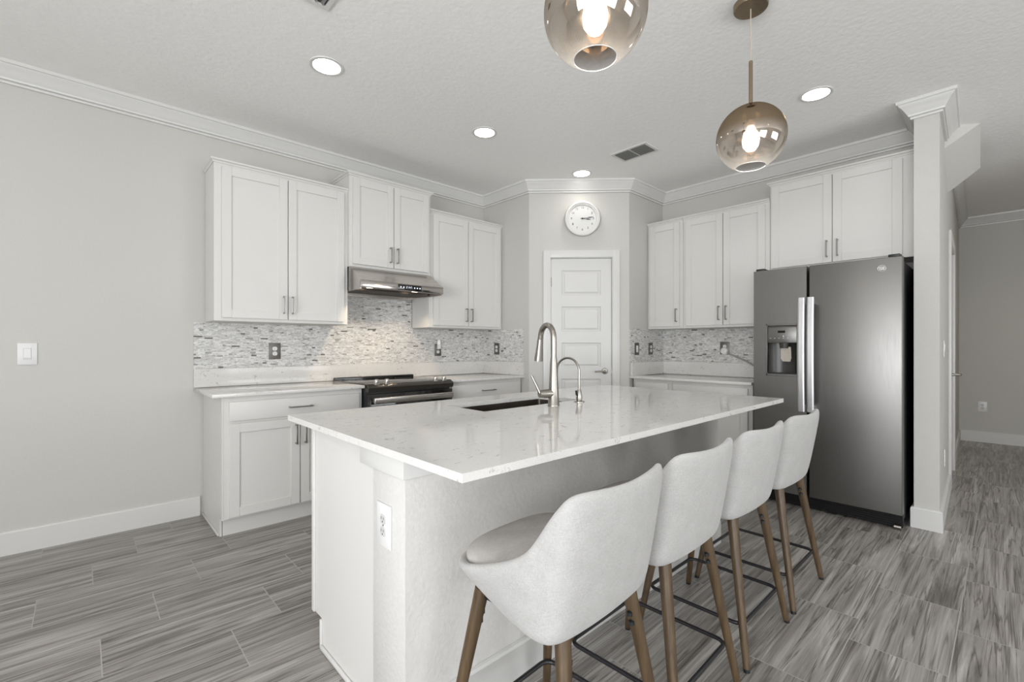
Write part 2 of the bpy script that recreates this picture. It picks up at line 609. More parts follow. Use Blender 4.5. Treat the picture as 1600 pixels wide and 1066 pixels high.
def text_mesh(name, s, size, mat, parent, M4, depth=0.0006, align='CENTER'):
    cu = bpy.data.curves.new(name, 'FONT')
    cu.body = s
    cu.size = size
    cu.align_x = align
    cu.align_y = 'CENTER'
    cu.extrude = depth
    t = bpy.data.objects.new(name, cu)
    COL.objects.link(t)
    dg = bpy.context.evaluated_depsgraph_get()
    me = bpy.data.meshes.new_from_object(t.evaluated_get(dg))
    bpy.data.objects.remove(t)
    me.transform(M4)
    me.materials.clear()
    me.materials.append(mat)
    o = bpy.data.objects.new(name, me)
    COL.objects.link(o)
    o.parent = parent
    return o


# ------------------------------------------------------------------ room shell
X1, XB = 3.254, 4.602            # left end of the pantry box, fridge wall plane
D1 = 0.708                       # depth of the pantry's left return
X2, Y2 = 3.954, -1.408           # far end of the diagonal wall


def hall_y(x):                   # face of the wall beside the hallway
    return -3.655 + 0.03 * (x - 4.081)


struct(MB().box(-3.6, 9.2, -8.1, 0.3, -0.08, 0.0), 'floor', M['floor'], 'grey wood-look plank tile floor with pale grout', 'floor', smooth=0)
struct(MB().box(-3.6, 9.2, -8.1, 0.3, H, H + 0.08), 'ceiling', M['ceiling'], 'pale grey knockdown-textured ceiling', 'ceiling', smooth=0)
struct(MB().box(-3.6, X1 + 0.1, 0.0, 0.14, 0, H), 'wall_left', M['wall'], 'greige painted wall behind the range', 'wall', smooth=0)
struct(MB().prism([(X1, 0), (X1, -D1), (X1 + 0.10, -D1 + 0.04), (X1 + 0.10, 0)], 0, H), 'wall_pantry_left', M['wall'], 'short greige return wall left of the pantry', 'wall', smooth=0)
struct(MB().prism([(X2, Y2), (XB, Y2), (XB, Y2 + 0.10), (X2 + 0.04, Y2 + 0.10)], 0, H), 'wall_pantry_right', M['wall'], 'short greige return wall right of the pantry', 'wall', smooth=0)
DL = math.hypot(X2 - X1, Y2 + D1)
o = MB().box(0, 0.214, 0, 0.11, 0, H).box(0.824, DL, 0, 0.11, 0, H).box(0.214, 0.824, 0, 0.11, 2.09, H)
o = struct(o, 'wall_pantry_front', M['wall'], 'diagonal greige wall around the pantry door', 'wall', smooth=0)
o.location = (X1, -D1, 0)
o.rotation_euler = (0, 0, -PI / 4)
struct(MB().box(XB, XB + 0.12, -3.527, Y2 + 0.10, 0, H), 'wall_right', M['wall'], 'greige wall behind the refrigerator', 'wall', smooth=0)
# wall between fridge and hallway, with a doorway on its hall side
HX = 8.30
w = MB().prism([(4.081, -3.527), (4.081, -3.655), (5.42, hall_y(5.42)), (5.42, -3.48), (XB, -3.48), (XB, -3.527)], 0, H)
w.prism([(5.42, hall_y(5.42)), (6.20, hall_y(6.20)), (6.20, -3.48), (5.42, -3.48)], 2.10, H)
w.prism([(6.20, hall_y(6.20)), (HX, hall_y(HX)), (HX, -3.40), (6.20, -3.40)], 0, H)
struct(w, 'wall_hall', M['wall'], 'narrow end of greige wall between the refrigerator and hallway', 'wall', smooth=0)
struct(MB().box(HX, HX + 0.12, -5.3, -3.40, 0, H), 'wall_hall_end', M['wall'], 'greige wall at the far end of the hallway', 'wall', smooth=0)
struct(MB().box(5.55, HX, -5.2, -5.1, 0, H), 'wall_hall_right', M['wall'], 'greige wall on the far side of the hallway', 'wall', smooth=0)
struct(MB().box(5.45, 5.55, -8.0, -5.1, 0, H), 'wall_front_right', M['wall'], 'greige wall of the living area', 'wall', smooth=0)
# rear and side walls behind the camera, with window openings
w = MB().box(-3.6, -2.4, -8.1, -7.98, 0, H).box(-2.4, 0.6, -8.1, -7.98, 2.25, H).box(0.6, 2.3, -8.1, -7.98, 0, H)
w.box(2.3, 4.5, -8.1, -7.98, 0, 0.7).box(2.3, 4.5, -8.1, -7.98, 2.25, H).box(4.5, 5.55, -8.1, -7.98, 0, H)
struct(w, 'wall_rear', M['wall'], 'greige wall with glazed openings behind the viewer', 'wall', smooth=0)
w = MB().box(-3.6, -3.48, -8.0, -6.25, 0, H).box(-3.6, -3.48, -3.0, 0.1, 0, H)
w.box(-3.6, -3.48, -6.25, -3.0, 0, 0.35).box(-3.6, -3.48, -6.25, -3.0, 2.35, H)
struct(w, 'wall_side', M['wall'], 'greige wall with a wide window at the left of the viewer', 'wall', smooth=0)


def window(name, label, x0, x1, z0, z1, loc, rz, mull):
    r = thing(name, label, 'window', loc, rz, kind='structure')
    f = MB()
    for a, b, c, d in ((x0, x1, z0, z0 + 0.06), (x0, x1, z1 - 0.06, z1), (x0, x0 + 0.06, z0, z1), (x1 - 0.06, x1, z0, z1)):
        f.box(a, b, 0.02, 0.08, c, d)
    for k in range(1, mull):
        xm = x0 + (x1 - x0) * k / mull
        f.box(xm - 0.03, xm + 0.03, 0.02, 0.08, z0, z1)
    f.build('window_frame', M['trim'], r, smooth=0)
    MB().box(x0 + 0.03, x1 - 0.03, 0.045, 0.051, z0 + 0.03, z1 - 0.03).build('pane', M['window'], r, smooth=0)
    return r


window('window_1', 'white framed sliding glass door behind the viewer', -2.4, 0.6, 0.0, 2.25, (0, -8.09, 0), 0, 2)
window('window_2', 'white framed window behind the viewer', 2.3, 4.5, 0.7, 2.25, (0, -8.09, 0), 0, 2)
window('window_3', 'wide white framed window at the left of the viewer', -6.25, -3.0, 0.35, 2.35, (-3.49, 0, 0), PI / 2, 3)

# ------------------------------------------------------------------ crown molding and baseboards (swept profiles)
CROWN = [(0.0, 2.731), (0.016, 2.731), (0.018, 2.743), (0.012, 2.747), (0.026, 2.750), (0.029, 2.760), (0.033, 2.764), (0.044, 2.784), (0.058, 2.804), (0.071, 2.817), (0.074, 2.824), (0.083, 2.827), (0.085, H), (0.0, H)]
BASE = [(0.0, 0.0), (0.016, 0.0), (0.016, 0.128), (0.011, 0.136), (0.0, 0.138)]


def sweep(path, prof, name, mat, side, label, caps=(None, None)):
    """path: plan polyline along the wall face; the room lies on its right (side=1). One object per straight run."""
    P = [Vector((p[0], p[1])) for p in path]
    out = []
    def nrm(i):
        d = (P[i + 1] - P[i]).normalized()
        return Vector((d.y, -d.x)) * side
    m = len(P)
    for i in range(m - 1):
        n = nrm(i)
        def joint(k, other):
            if other is None:
                return n
            b = (n + other)
            return b / (1 + n.dot(other))
        ja = joint(i, nrm(i - 1) if i > 0 else None)
        jb = joint(i + 1, nrm(i + 1) if i + 1 < m - 1 else None)
        mb = MB()
        ra = [(P[i].x + ja.x * d, P[i].y + ja.y * d, z) for d, z in prof]
        rb = [(P[i + 1].x + jb.x * d, P[i + 1].y + jb.y * d, z) for d, z in prof]
        mb.ring_loft([ra, rb])
        if isinstance(name, list):
            nm, lb = name[i], label[i]
        else:
            nm, lb = name, label
        out.append(struct(mb, nm, mat, lb, 'molding', smooth=25))
    return out


sweep([(-3.48, 0), (X1, 0), (X1, -D1), (X2, Y2), (XB, Y2), (XB, -3.527), (4.081, -3.527), (4.081, -3.655), (4.74, hall_y(4.74))],
      CROWN, ['trim_1', 'trim_2', 'trim_3', 'trim_4', 'trim_5', 'trim_6', 'trim_7', 'trim_8'], M['trim'], 1,
      ['white crown molding along the range wall', 'white crown molding on the return left of the pantry', 'white crown molding above the clock', 'white crown molding on the return right of the pantry', 'white crown molding above the refrigerator wall cabinets', 'white crown molding on the fridge side of the narrow wall', 'white crown molding around the narrow wall end', 'white crown molding on the hallway side of the narrow wall'])
sweep([(5.28, hall_y(5.28)), (HX, hall_y(HX)), (HX, -5.1)], CROWN, ['trim_9', 'trim_10'], M['trim'], 1,
      ['white crown molding above the hallway door', 'white crown molding across the hallway end wall'])
sweep([(-3.48, 0), (0.616, 0)], BASE, ['baseboard_left'], M['trim'], 1, ['tall white baseboard on the wall left of the cabinets'])
sweep([(4.30, -3.527), (4.081, -3.527), (4.081, -3.655), (5.325, hall_y(5.325))], BASE, ['baseboard_fridge_side', 'baseboard_wall_end', 'baseboard_hall'], M['trim'], 1,
      ['white baseboard beside the refrigerator', 'white baseboard around the narrow wall end', 'white baseboard on the hallway side of the narrow wall'])
sweep([(6.295, hall_y(6.295)), (HX, hall_y(HX)), (HX, -5.1)], BASE, ['baseboard_hall_far', 'baseboard_hall_end'], M['trim'], 1,
      ['white baseboard past the hallway door', 'white baseboard across the hallway end wall'])
sweep([(X1, -0.66), (X1, -D1), (X1 + 0.099, -D1 - 0.099)], BASE, ['baseboard_pantry_return', 'baseboard_pantry_left'], M['trim'], 1,
      ['white baseboard on the pantry return', 'white baseboard left of the pantry door'])
sweep([(X1 + 0.634, -D1 - 0.634), (X2, Y2), (3.99, Y2)], BASE, ['baseboard_pantry_right', 'baseboard_pantry_side'], M['trim'], 1,
      ['white baseboard right of the pantry door', 'white baseboard on the right pantry return'])

# sloped bulkhead under the stairs, beside the hallway crown
lo4 = [(4.646, -3.588, 2.634), (5.161, -3.604, 2.445), (5.265, -3.808, 2.640), (4.812, -3.821, H)]
up4 = [(p[0], p[1], H + 0.03) for p in lo4]
struct(MB().hexa(lo4, up4), 'trim_11', M['wall'], 'sloped greige stair bulkhead high beside the hallway', 'bulkhead', smooth=0)


# ------------------------------------------------------------------ doors
def casing(x0, x1, ztop, w, parent, name='casing', th=0.018):
    m = MB()
    m.box(x0, x0 + w, -th, 0.0, 0, ztop, 0.002)
    m.box(x1 - w, x1, -th, 0.0, 0, ztop, 0.002)
    m.box(x0 + w, x1 - w, -th, 0.0, ztop - w, ztop, 0.002)
    return m.build(name, M['trim'], parent)


r = thing('door_1', 'white five-panel pantry door on the diagonal wall', 'door', (X1, -D1, 0), -PI / 4, kind='structure')
casing(0.143, 0.895, 2.160, 0.070, r)
MB().box(0.2135, 0.2185, -0.002, 0.10, 0, 2.09).box(0.8195, 0.8245, -0.002, 0.10, 0, 2.09).box(0.2185, 0.8195, -0.002, 0.10, 2.085, 2.09).build('door_frame', M['trim'], r, smooth=0)
m = MB()
dx0, dx1, dy = 0.222, 0.816, 0.012
px0, px1 = 0.325, 0.713
tops = [1.965 - 0.360 * k for k in range(5)]
m.box(dx0, px0, dy, dy + 0.035, 0.008, 2.080)
m.box(px1, dx1, dy, dy + 0.035, 0.008, 2.080)
zs = [2.080] + [v for t in tops for v in (t, t - 0.248)] + [0.008]
for k in range(0, len(zs), 2):
    m.box(px0, px1, dy, dy + 0.035, zs[k + 1], zs[k])
for t in tops:
    def rect(i, y):
        return [(px0 + i, y, t - 0.248 + i), (px1 - i, y, t - 0.248 + i), (px1 - i, y, t - i), (px0 + i, y, t - i)]
    m.ring_loft([rect(0, dy), rect(0.010, dy + 0.011), rect(0.018, dy + 0.011), rect(0.034, dy + 0.002)], False, True)
m.build('door_slab', M['trim'], r, smooth=0)
h = MB()
Ry = Matrix.Rotation(PI / 2, 4, 'X')
h.lathe([(0.031, 0), (0.031, 0.006), (0.026, 0.012), (0.012, 0.014), (0.011, 0.048), (0.0, 0.05)], n=28, M4=Matrix.Translation((0.752, dy, 0.963)) @ Ry)
h.tube([(0.752, dy - 0.045, 0.963), (0.73, dy - 0.05, 0.963), (0.69, dy - 0.05, 0.962), (0.648, dy - 0.048, 0.960)], 0.008)
h.build('door_handle', M['nickel'], r)
MB().box(0.814, 0.8205, dy - 0.002, dy + 0.02, 0.935, 0.995).build('latch_plate', M['nickel'], r, smooth=0)
for z in (1.85, 1.06, 0.27):
    MB().cyl((0.2195, dy - 0.004, z - 0.045), (0.2195, dy - 0.004, z + 0.045), 0.0055, n=12).build('hinge', M['nickel'], r)

ang = math.atan2(0.03, 1)
r = thing('door_2', 'white closed door on the hallway wall behind the narrow wall', 'door', (5.42, hall_y(5.42), 0), ang, kind='structure')
casing(-0.09, 0.87, 2.19, 0.09, r)
m = MB().box(0.004, 0.776, 0.02, 0.055, 0.008, 2.095)
for k in range(5):
    m.box(0.12, 0.66, 0.014, 0.021, 0.20 + 0.37 * k, 0.46 + 0.37 * k, 0.004)
m.build('door_slab', M['trim'], r, smooth=0)
h = MB()
h.lathe([(0.030, 0), (0.030, 0.008), (0.012, 0.012), (0.011, 0.05)], n=24, M4=Matrix.Translation((0.06, 0.02, 0.965)) @ Ry)
h.tube([(0.06, -0.028, 0.965), (0.075, -0.062, 0.965), (0.11, -0.070, 0.965), (0.165, -0.066, 0.963)], 0.009)
h.build('door_handle', M['nickel'], r)


# ------------------------------------------------------------------ cabinets
def shaker(x0, x1, z0, z1, yb, parent, name='door', w=0.058, th=0.019):
    m = MB()
    yf = yb - th
    e = 0.0015
    m.box(x0, x0 + w, yf, yb, z0, z1, e, 1)
    m.box(x1 - w, x1, yf, yb, z0, z1, e, 1)
    m.box(x0 + w, x1 - w, yf, yb, z0, z0 + w, e, 1)
    m.box(x0 + w, x1 - w, yf, yb, z1 - w, z1, e, 1)
    m.box(x0 + w - 0.002, x1 - w + 0.002, yf + 0.009, yb - 0.002, z0 + w - 0.002, z1 - w + 0.002)
    return m.build(name, M['white'], parent)


def slab_front(x0, x1, z0, z1, yb, parent, name='drawer', th=0.019):
    return MB().box(x0, x1, yb - th, yb, z0, z1, 0.003).build(name, M['white'], parent)


def bar_pull(x, z, y, parent, L=0.13, vertical=True):
    m = MB()
    d = 0.028
    hw = 0.0045
    if vertical:
        m.box(x - hw, x + hw, y - d - 0.009, y - d, z - L / 2, z + L / 2, 0.0012, 1)
        for s in (-1, 1):
            zz = z + s * (L / 2 - 0.005)
            m.box(x - hw, x + hw, y - d, y, zz - hw, zz + hw)
    else:
        m.box(x - L / 2, x + L / 2, y - d - 0.009, y - d, z - hw, z + hw, 0.0012, 1)
        for s in (-1, 1):
            xx = x + s * (L / 2 - 0.005)
            m.box(xx - hw, xx + hw, y - d, y, z - hw, z + hw)
    return m.build('handle', M['pull'], parent)


def upper(label, loc, rz, w, z0, z1, depth, doors, lip=0.024, mold=(True, True), side_skip=0.0, pull_z=0.107, pull_l=0.13, y_back=-0.012):
    r = thing('upper_cabinet', label, 'cabinet', loc, rz)
    MB().box(0, w, -depth, y_back, z0, z1, 0.0015, 1).build('body', M['white'], r)
    t = MB()
    yf = -depth
    a, b = (0.022 if mold[0] else 0), (0.022 if mold[1] else 0)
    prof = [(0.0, 0.0), (0.006, 0.0), (0.010, 0.010), (0.020, 0.016), (0.022, 0.026), (0.0, 0.026)]
    # cornice: front run plus exposed sides
    pts = []
    if mold[0]:
        pts += [(0, y_back)]
    pts += [(0, yf), (w, yf)]
    if mold[1]:
        pts += [(w, y_back)]
    P = [Vector(p) for p in pts]
    rings = []
    for i, p in enumerate(P):
        nn = []
        if i > 0:
            d = (P[i] - P[i - 1]).normalized(); nn.append(Vector((d.y, -d.x)))
        if i < len(P) - 1:
            d = (P[i + 1] - P[i]).normalized(); nn.append(Vector((d.y, -d.x)))
        j = nn[0] if len(nn) == 1 else (nn[0] + nn[1]) / (1 + nn[0].dot(nn[1]))
        rings.append([(p.x + j.x * q, p.y + j.y * q, z1 - 0.004 + zz) for q, zz in prof])
    t.ring_loft(rings)
    t.box(0, w, yf, y_back, z1, z1 + 0.010)
    t.build('cornice', M['white'], r, smooth=25)
    for (x0, x1, hx) in doors:
        d = shaker(x0, x1, z0 + 0.022, z1 - 0.022, -depth, r)
        bar_pull(hx, z0 + 0.022 + pull_z, -depth - 0.019, d, pull_l)
    return r


upper('tall white double-door upper cabinet left of the range hood', (0.648, 0, 0), 0, 0.926, 1.385, 2.462, 0.305,
      [(0.044, 0.464, 0.436), (0.470, 0.892, 0.498)], mold=(True, False))
upper('short white double-door upper cabinet above the range hood', (1.575, 0, 0), 0, 0.768, 1.858, 2.600, 0.335,
      [(0.026, 0.386, 0.352), (0.392, 0.742, 0.418)], mold=(True, True))
upper('white double-door upper cabinet right of the range hood', (2.344, 0, 0), 0, 0.905, 1.385, 2.462, 0.305,
      [(0.044, 0.446, 0.418), (0.452, 0.874, 0.480)], mold=(False, False))
upper('narrow white single-door upper cabinet beside the pantry wall', (XB, Y2 - 0.004, 0), -PI / 2, 0.382, 1.385, 2.450, 0.305,
      [(0.030, 0.352, 0.325)], mold=(False, False))
upper('white double-door upper cabinet left of the refrigerator top cabinet', (XB, Y2 - 0.388, 0), -PI / 2, 0.777, 1.385, 2.450, 0.305,
      [(0.030, 0.385, 0.355), (0.391, 0.744, 0.420)], mold=(False, False))
r = upper('wide white double-door cabinet above the refrigerator', (XB, -2.575, 0), -PI / 2, 0.945, 1.846, 2.578, 0.305,
          [(0.014, 0.446, 0.414), (0.452, 0.870, 0.484)], mold=(True, False))


def base(label, loc, rz, w, depth, drawers, doors, end_left=False, end_right=False):
    r = thing('base_cabinet', label, 'cabinet', loc, rz)
    m = MB().box(0, w, -depth, -0.012, 0.115, 0.892, 0.0015, 1)
    m.build('body', M['white'], r)
    MB().box(0.0 if not end_left else 0.004, w, -depth + 0.055, -0.012, 0.0, 0.115).build('toe_kick', M['white'], r, smooth=0)
    if end_left:
        e = MB().prism([(-0.014, 0.001), (-depth + 0.052, 0.001), (-depth + 0.052, 0.115), (-depth, 0.115), (-depth, 0.892), (-0.014, 0.892)], -0.012, 0.0, 'x')
        e.build('end_panel', M['white'], r, smooth=0)
        MB().box(-0.022, -0.012, -depth + 0.07, -0.02, 0.0, 0.016, 0.004).build('shoe_molding', M['white'], r)
    for (x0, x1, z0, z1) in drawers:
        d = slab_front(x0, x1, z0, z1, -depth, r)
        bar_pull((x0 + x1) / 2, (z0 + z1) / 2, -depth - 0.019, d, 0.155, False)
    for (x0, x1, z0, z1, hx) in doors:
        d = shaker(x0, x1, z0, z1, -depth, r)
        bar_pull(hx, z1 - 0.11, -depth - 0.019, d, 0.135)
    return r


base('white base cabinet with drawer and double doors left of the range', (0.648, 0, 0), 0, 0.908, 0.602,
     [(0.028, 0.882, 0.735, 0.858)], [(0.028, 0.452, 0.128, 0.718, 0.425), (0.458, 0.882, 0.128, 0.718, 0.486)], end_left=True)
base('white base cabinet with wide drawer right of the range', (2.352, 0, 0), 0, 0.890, 0.602,
     [(0.030, 0.862, 0.735, 0.862)], [(0.030, 0.443, 0.128, 0.718, 0.415), (0.449, 0.862, 0.128, 0.718, 0.478)])
base('narrow white base cabinet with one drawer beside the pantry wall', (XB, Y2 - 0.022, 0), -PI / 2, 0.405, 0.602,
     [(0.030, 0.370, 0.735, 0.862)], [(0.030, 0.370, 0.128, 0.718, 0.060)])
base('white base cabinet with wide drawer left of the refrigerator', (XB, Y2 - 0.428, 0), -PI / 2, 0.705, 0.602,
     [(0.020, 0.670, 0.735, 0.862)], [(0.020, 0.342, 0.128, 0.718, 0.315), (0.348, 0.670, 0.128, 0.718, 0.376)])

# ------------------------------------------------------------------ worktops, upstands, mosaic
tag(MB().box(0.578, 1.560, -0.648, -0.010, 0.893, 0.915, 0.002).build('countertop', M['quartz']), 'white quartz countertop left of the range', 'countertop')
tag(MB().box(2.350, X1 - 0.002, -0.648, -0.010, 0.893, 0.915, 0.002).build('countertop', M['quartz']), 'white quartz countertop right of the range', 'countertop')
tag(MB().box(XB - 0.648, XB - 0.010, -2.545, Y2 - 0.002, 0.893, 0.915, 0.002).build('countertop', M['quartz']), 'white quartz countertop left of the refrigerator', 'countertop')
m = MB().box(0.578, X1 - 0.021, -0.021, -0.001, 0.9155, 1.048, 0.0015, 1).box(X1 - 0.021, X1 - 0.001, -0.640, -0.001, 0.9155, 1.048, 0.0015, 1)
tag(m.build('quartz_upstand', M['quartz']), 'low white quartz upstand behind range', 'upstand')
m = MB().box(XB - 0.021, XB - 0.001, -2.545, Y2 - 0.021, 0.9155, 1.048, 0.0015, 1).box(3.975, XB - 0.001, Y2 - 0.021, Y2 - 0.001, 0.9155, 1.048, 0.0015, 1)
tag(m.build('quartz_upstand', M['quartz']), 'low white quartz upstand left of the refrigerator', 'upstand')
m = MB().box(0.578, X1 - 0.010, -0.010, -0.0005, 1.0485, 1.384).box(1.576, 2.342, -0.010, -0.0005, 1.384, 1.86).box(X1 - 0.010, X1 - 0.0005, -0.630, -0.0005, 1.0485, 1.384)
tag(m.build('tile_backsplash', M['mosaic'], smooth=0), 'grey marble strip mosaic backsplash behind the range and hood', 'backsplash')
m = MB().box(XB - 0.010, XB - 0.0005, -2.545, Y2 - 0.010, 1.0485, 1.384).box(X2 + 0.004, XB - 0.0005, Y2 - 0.010, Y2 - 0.0005, 1.0485, 1.384)
tag(m.build('tile_backsplash', M['mosaic'], smooth=0), 'grey marble strip mosaic backsplash left of the refrigerator', 'backsplash')

# ------------------------------------------------------------------ range
r = thing('electric_range', 'black and stainless slide-in electric range between the counters', 'range', (1.566, 0, 0))
W = 0.778
MB().box(0, W, -0.640, -0.03, 0.03, 0.905, 0.002).build('oven_body', M['black'], r)
MB().box(-0.004, W + 0.004, -0.600, -0.060, 0.905, 0.922, 0.003).build('cooktop', M['glassblack'], r)
for (cx, cy, rr) in ((0.20, -0.20, 0.075), (0.57, -0.20, 0.075), (0.20, -0.44, 0.10), (0.57, -0.44, 0.085)):
    MB().lathe([(rr - 0.002, 0.9221), (rr - 0.002, 0.9224), (rr, 0.9224), (rr, 0.9221)], (cx, cy, 0), 48, False, False).build('burner_ring', M['inkgray'], r)
MB().box(0.0, W - 0.01, -0.060, -0.027, 0.905, 0.941, 0.008, 3).build('rear_guard', M['glassblack'], r)
# sloping control panel along the front edge
MB().prism([(-0.600, 0.922), (-0.600, 0.86), (-0.690, 0.86), (-0.700, 0.895), (-0.690, 0.905), (-0.655, 0.922)], 0.002, W - 0.002, 'x').build('control_panel', M['rangepanel'], r, smooth=20)
for kx in (0.085, 0.172, 0.620, 0.707):
    T = Matrix.Translation((kx, -0.652, 0.918)) @ Matrix.Rotation(math.radians(10), 4, 'X')
    MB().lathe([(0.024, 0), (0.024, 0.005), (0.0195, 0.008), (0.019, 0.026), (0.017, 0.034), (0.012, 0.0375), (0.0, 0.038)], n=28, M4=T).build('knob', M['steel'], r)
d = MB().box(0.004, W - 0.004, -0.685, -0.641, 0.19, 0.845, 0.004).build('oven_door', M['glassblack'], r)
MB().box(0.12, W - 0.12, -0.6865, -0.684, 0.32, 0.62).build('oven_window', M['black'], d, smooth=0)
m = MB().box(0.030, W - 0.030, -0.742, -0.716, 0.775, 0.822, 0.006, 3)
m.box(0.040, 0.062, -0.718, -0.684, 0.783, 0.814, 0.002).box(W - 0.062, W - 0.040, -0.718, -0.684, 0.783, 0.814, 0.002)
m.build('handle', M['steel'], d)
MB().box(0.004, W - 0.004, -0.683, -0.641, 0.04, 0.182, 0.004).build('storage_drawer', M['steel'], r)
for fx in (0.05, W - 0.05):
    for fy in (-0.58, -0.08):
        MB().cyl((fx, fy, 0.0), (fx, fy, 0.032), 0.016, n=14).build('levelling_foot', M['black'], r)

# ------------------------------------------------------------------ range hood
r = thing('range_hood', 'stainless under-cabinet range hood above the range', 'range hood', (1.578, 0, 0))
W = 0.764
MB().prism([(-0.012, 1.857), (-0.335, 1.857), (-0.5435, 1.728), (-0.525, 1.722), (-0.525, 1.690), (-0.012, 1.690)], 0.0, W, 'x').build('canopy', M['steel'], r, smooth=0)
MB().box(0.0, W, -0.545, -0.5255, 1.671, 1.727, 0.0015).build('front_lip', M['lipsteel'], r)
MB().box(0.0, 0.012, -0.525, -0.012, 1.660, 1.690).box(W - 0.012, W, -0.525, -0.012, 1.660, 1.690).box(0.012, W - 0.012, -0.05, -0.012, 1.645, 1.690).build('skirt', M['steel'], r, smooth=0)
m = MB().box(0.02, W - 0.02, -0.33, -0.055, 1.678, 1.6895)
for k in range(16):
    m.box(0.03, W - 0.03, -0.325 + k * 0.0168, -0.318 + k * 0.0168, 1.674, 1.6785)
m.build('baffle_filter', M['sink'], r, smooth=0)
dp = MB().box(0.318, 0.540, -0.5475, -0.5445, 1.676, 1.722, 0.001).build('control_display', M['glassblack'], r)
for gx in (0.343, 0.370, 0.472, 0.498, 0.524):
    MB().lathe([(0.0055, 0), (0.0055, 0.0008)], n=14, M4=Matrix.Translation((gx, -0.5475, 1.700)) @ Ry).build('touch_button', M['glyph'], dp)
m = MB()
SEG = {'a': (0, 1), 'd': (0, -1), 'g': (0, 0)}
for i, dg_ in enumerate(('abged', 'bc', 'fgbc', 'abc')):
    ox = 0.398 + i * 0.0145
    for ch in dg_:
        if ch in 'adg':
            zz = 1.700 + {'a': 0.008, 'g': 0.0, 'd': -0.008}[ch]
            m.box(ox - 0.0035, ox + 0.0035, -0.5483, -0.5474, zz - 0.001, zz + 0.001)
        else:
            sx = 0.004 if ch in 'bc' else -0.004
            zc = 1.704 if ch in 'bf' else 1.696
            m.box(ox + sx - 0.001, ox + sx + 0.001, -0.5483, -0.5474, zc - 0.0035, zc + 0.0035)
m.build('clock_digits', M['glyph'], dp, smooth=0)
for lx in (0.135, 0.555):
    MB().lathe([(0.030, 1.686), (0.030, 1.6895)], (lx, -0.42, 0), 28).build('lamp', M['hoodled'], r)
    d = bpy.data.lights.new('hood_spot', 'SPOT')
    d.energy = 12
    d.color = (1.0, 0.80, 0.58)
    d.spot_size = math.radians(104)
    d.spot_blend = 0.8
    d.shadow_soft_size = 0.02
    lo = bpy.data.objects.new('hood_spot', d)
    COL.objects.link(lo)
    lo.location = (1.578 + lx, -0.42, 1.665)
    lo.rotation_euler = (math.radians(16), 0, 0)

# ------------------------------------------------------------------ refrigerator
FY = -2.586
r = thing('refrigerator', 'slate grey side-by-side refrigerator with ice dispenser', 'refrigerator', (4.585, FY, 0), -PI / 2)
W, FR = 0.905, -0.695
MB().box(0.004, W - 0.004, -0.615, -0.02, 0.06, 1.775, 0.006).build('body', M['black'], r)
g_ = MB().box(0.006, W - 0.006, FR + 0.065, -0.58, 0.012, 0.098)
for k in range(5):
    g_.box(0.02, W - 0.02, FR + 0.060, FR + 0.066, 0.022 + 0.015 * k, 0.028 + 0.015 * k)
g_.build('base_grille', M['matblack'], r, smooth=0)
for fx in (0.05, W - 0.03):
    MB().cyl((fx - 0.018, -0.64, 0.016), (fx + 0.018, -0.64, 0.016), 0.016, n=18).build('roller', M['nickel'], r)
sp = 0.372                                           # split between the doors
hx0, hx1, hz0, hz1 = 0.090, 0.306, 0.990, 1.378       # dispenser opening
m = MB()
yb = -0.622
for (a, b, c, d) in ((0.0, hx0, 0.105, 1.800), (hx1, sp - 0.008, 0.105, 1.800), (hx0, hx1, 0.105, hz0), (hx0, hx1, hz1, 1.800)):
    m.box(a, b, FR, yb, c, d)
m.box(hx0, hx1, yb - 0.004, yb, hz0, hz1)
ld = m.build('freezer_door', M['slate'], r, smooth=0)
rd = MB().box(sp + 0.008, W, FR, yb, 0.105, 1.800, 0.006, 3).build('refrigerator_door', M['slate'], r)
for a in (0.0, sp - 0.03, W - 0.06):
    pass
for hx in (0.012, W - 0.075):
    MB().box(hx, hx + 0.063, FR + 0.012, -0.50, 1.800, 1.818, 0.005).build('hinge_cover', M['black'], r)
# dispenser
fw = 0.011
m = MB()
for (a, b, c, d) in ((hx0 - 0.004, hx0 + fw, hz0 - 0.006, hz1 + 0.004), (hx1 - 0.006, hx1 + 0.004, hz0 - 0.006, hz1 + 0.004), (hx0, hx1, hz0 - 0.006, hz0 + 0.010), (hx0, hx1, hz1 - 0.010, hz1 + 0.004)):
    m.box(a, b, FR - 0.004, FR + 0.02, c, d, 0.002, 1)
m.build('dispenser_frame', M['slate'], ld)
m = MB().box(hx0 + fw, hx1 - 0.006, FR + 0.004, yb - 0.004, hz1 - 0.142, hz1 - 0.022, 0.003)
m.build('dispenser_panel', M['slate'], ld)
MB().box(0.172, 0.222, FR + 0.002, FR + 0.0045, 1.312, 1.330).build('dispenser_display', M['glassblack'], ld, smooth=0)
for k in range(6):
    MB().box(0.115 + 0.030 * k, 0.125 + 0.030 * k, FR + 0.0025, FR + 0.0045, 1.270, 1.274).build('dispenser_button', M['badge'], ld, smooth=0)
MB().box(0.208, 0.212, FR + 0.0025, FR + 0.0045, 1.284, 1.290).build('indicator_light', M['glyph'], ld, smooth=0)
m = MB()
nn = 18
prof = []
for i in range(nn + 1):
    t = PI * i / nn
    prof.append(((hx0 + hx1) / 2 - math.cos(t) * (hx1 - hx0 - 0.03) / 2, -0.690 + 0.060 * math.sin(t)))
prof2 = [(x, y + 0.004) for x, y in prof][::-1]
m.prism(prof + prof2, hz0 + 0.012, hz1 - 0.142, 'z')
m.build('dispenser_cavity', M['darkgray'], ld)
T = Matrix.Translation((0.222, FR + 0.022, 1.205)) @ Matrix.Rotation(math.radians(9), 4, 'X')
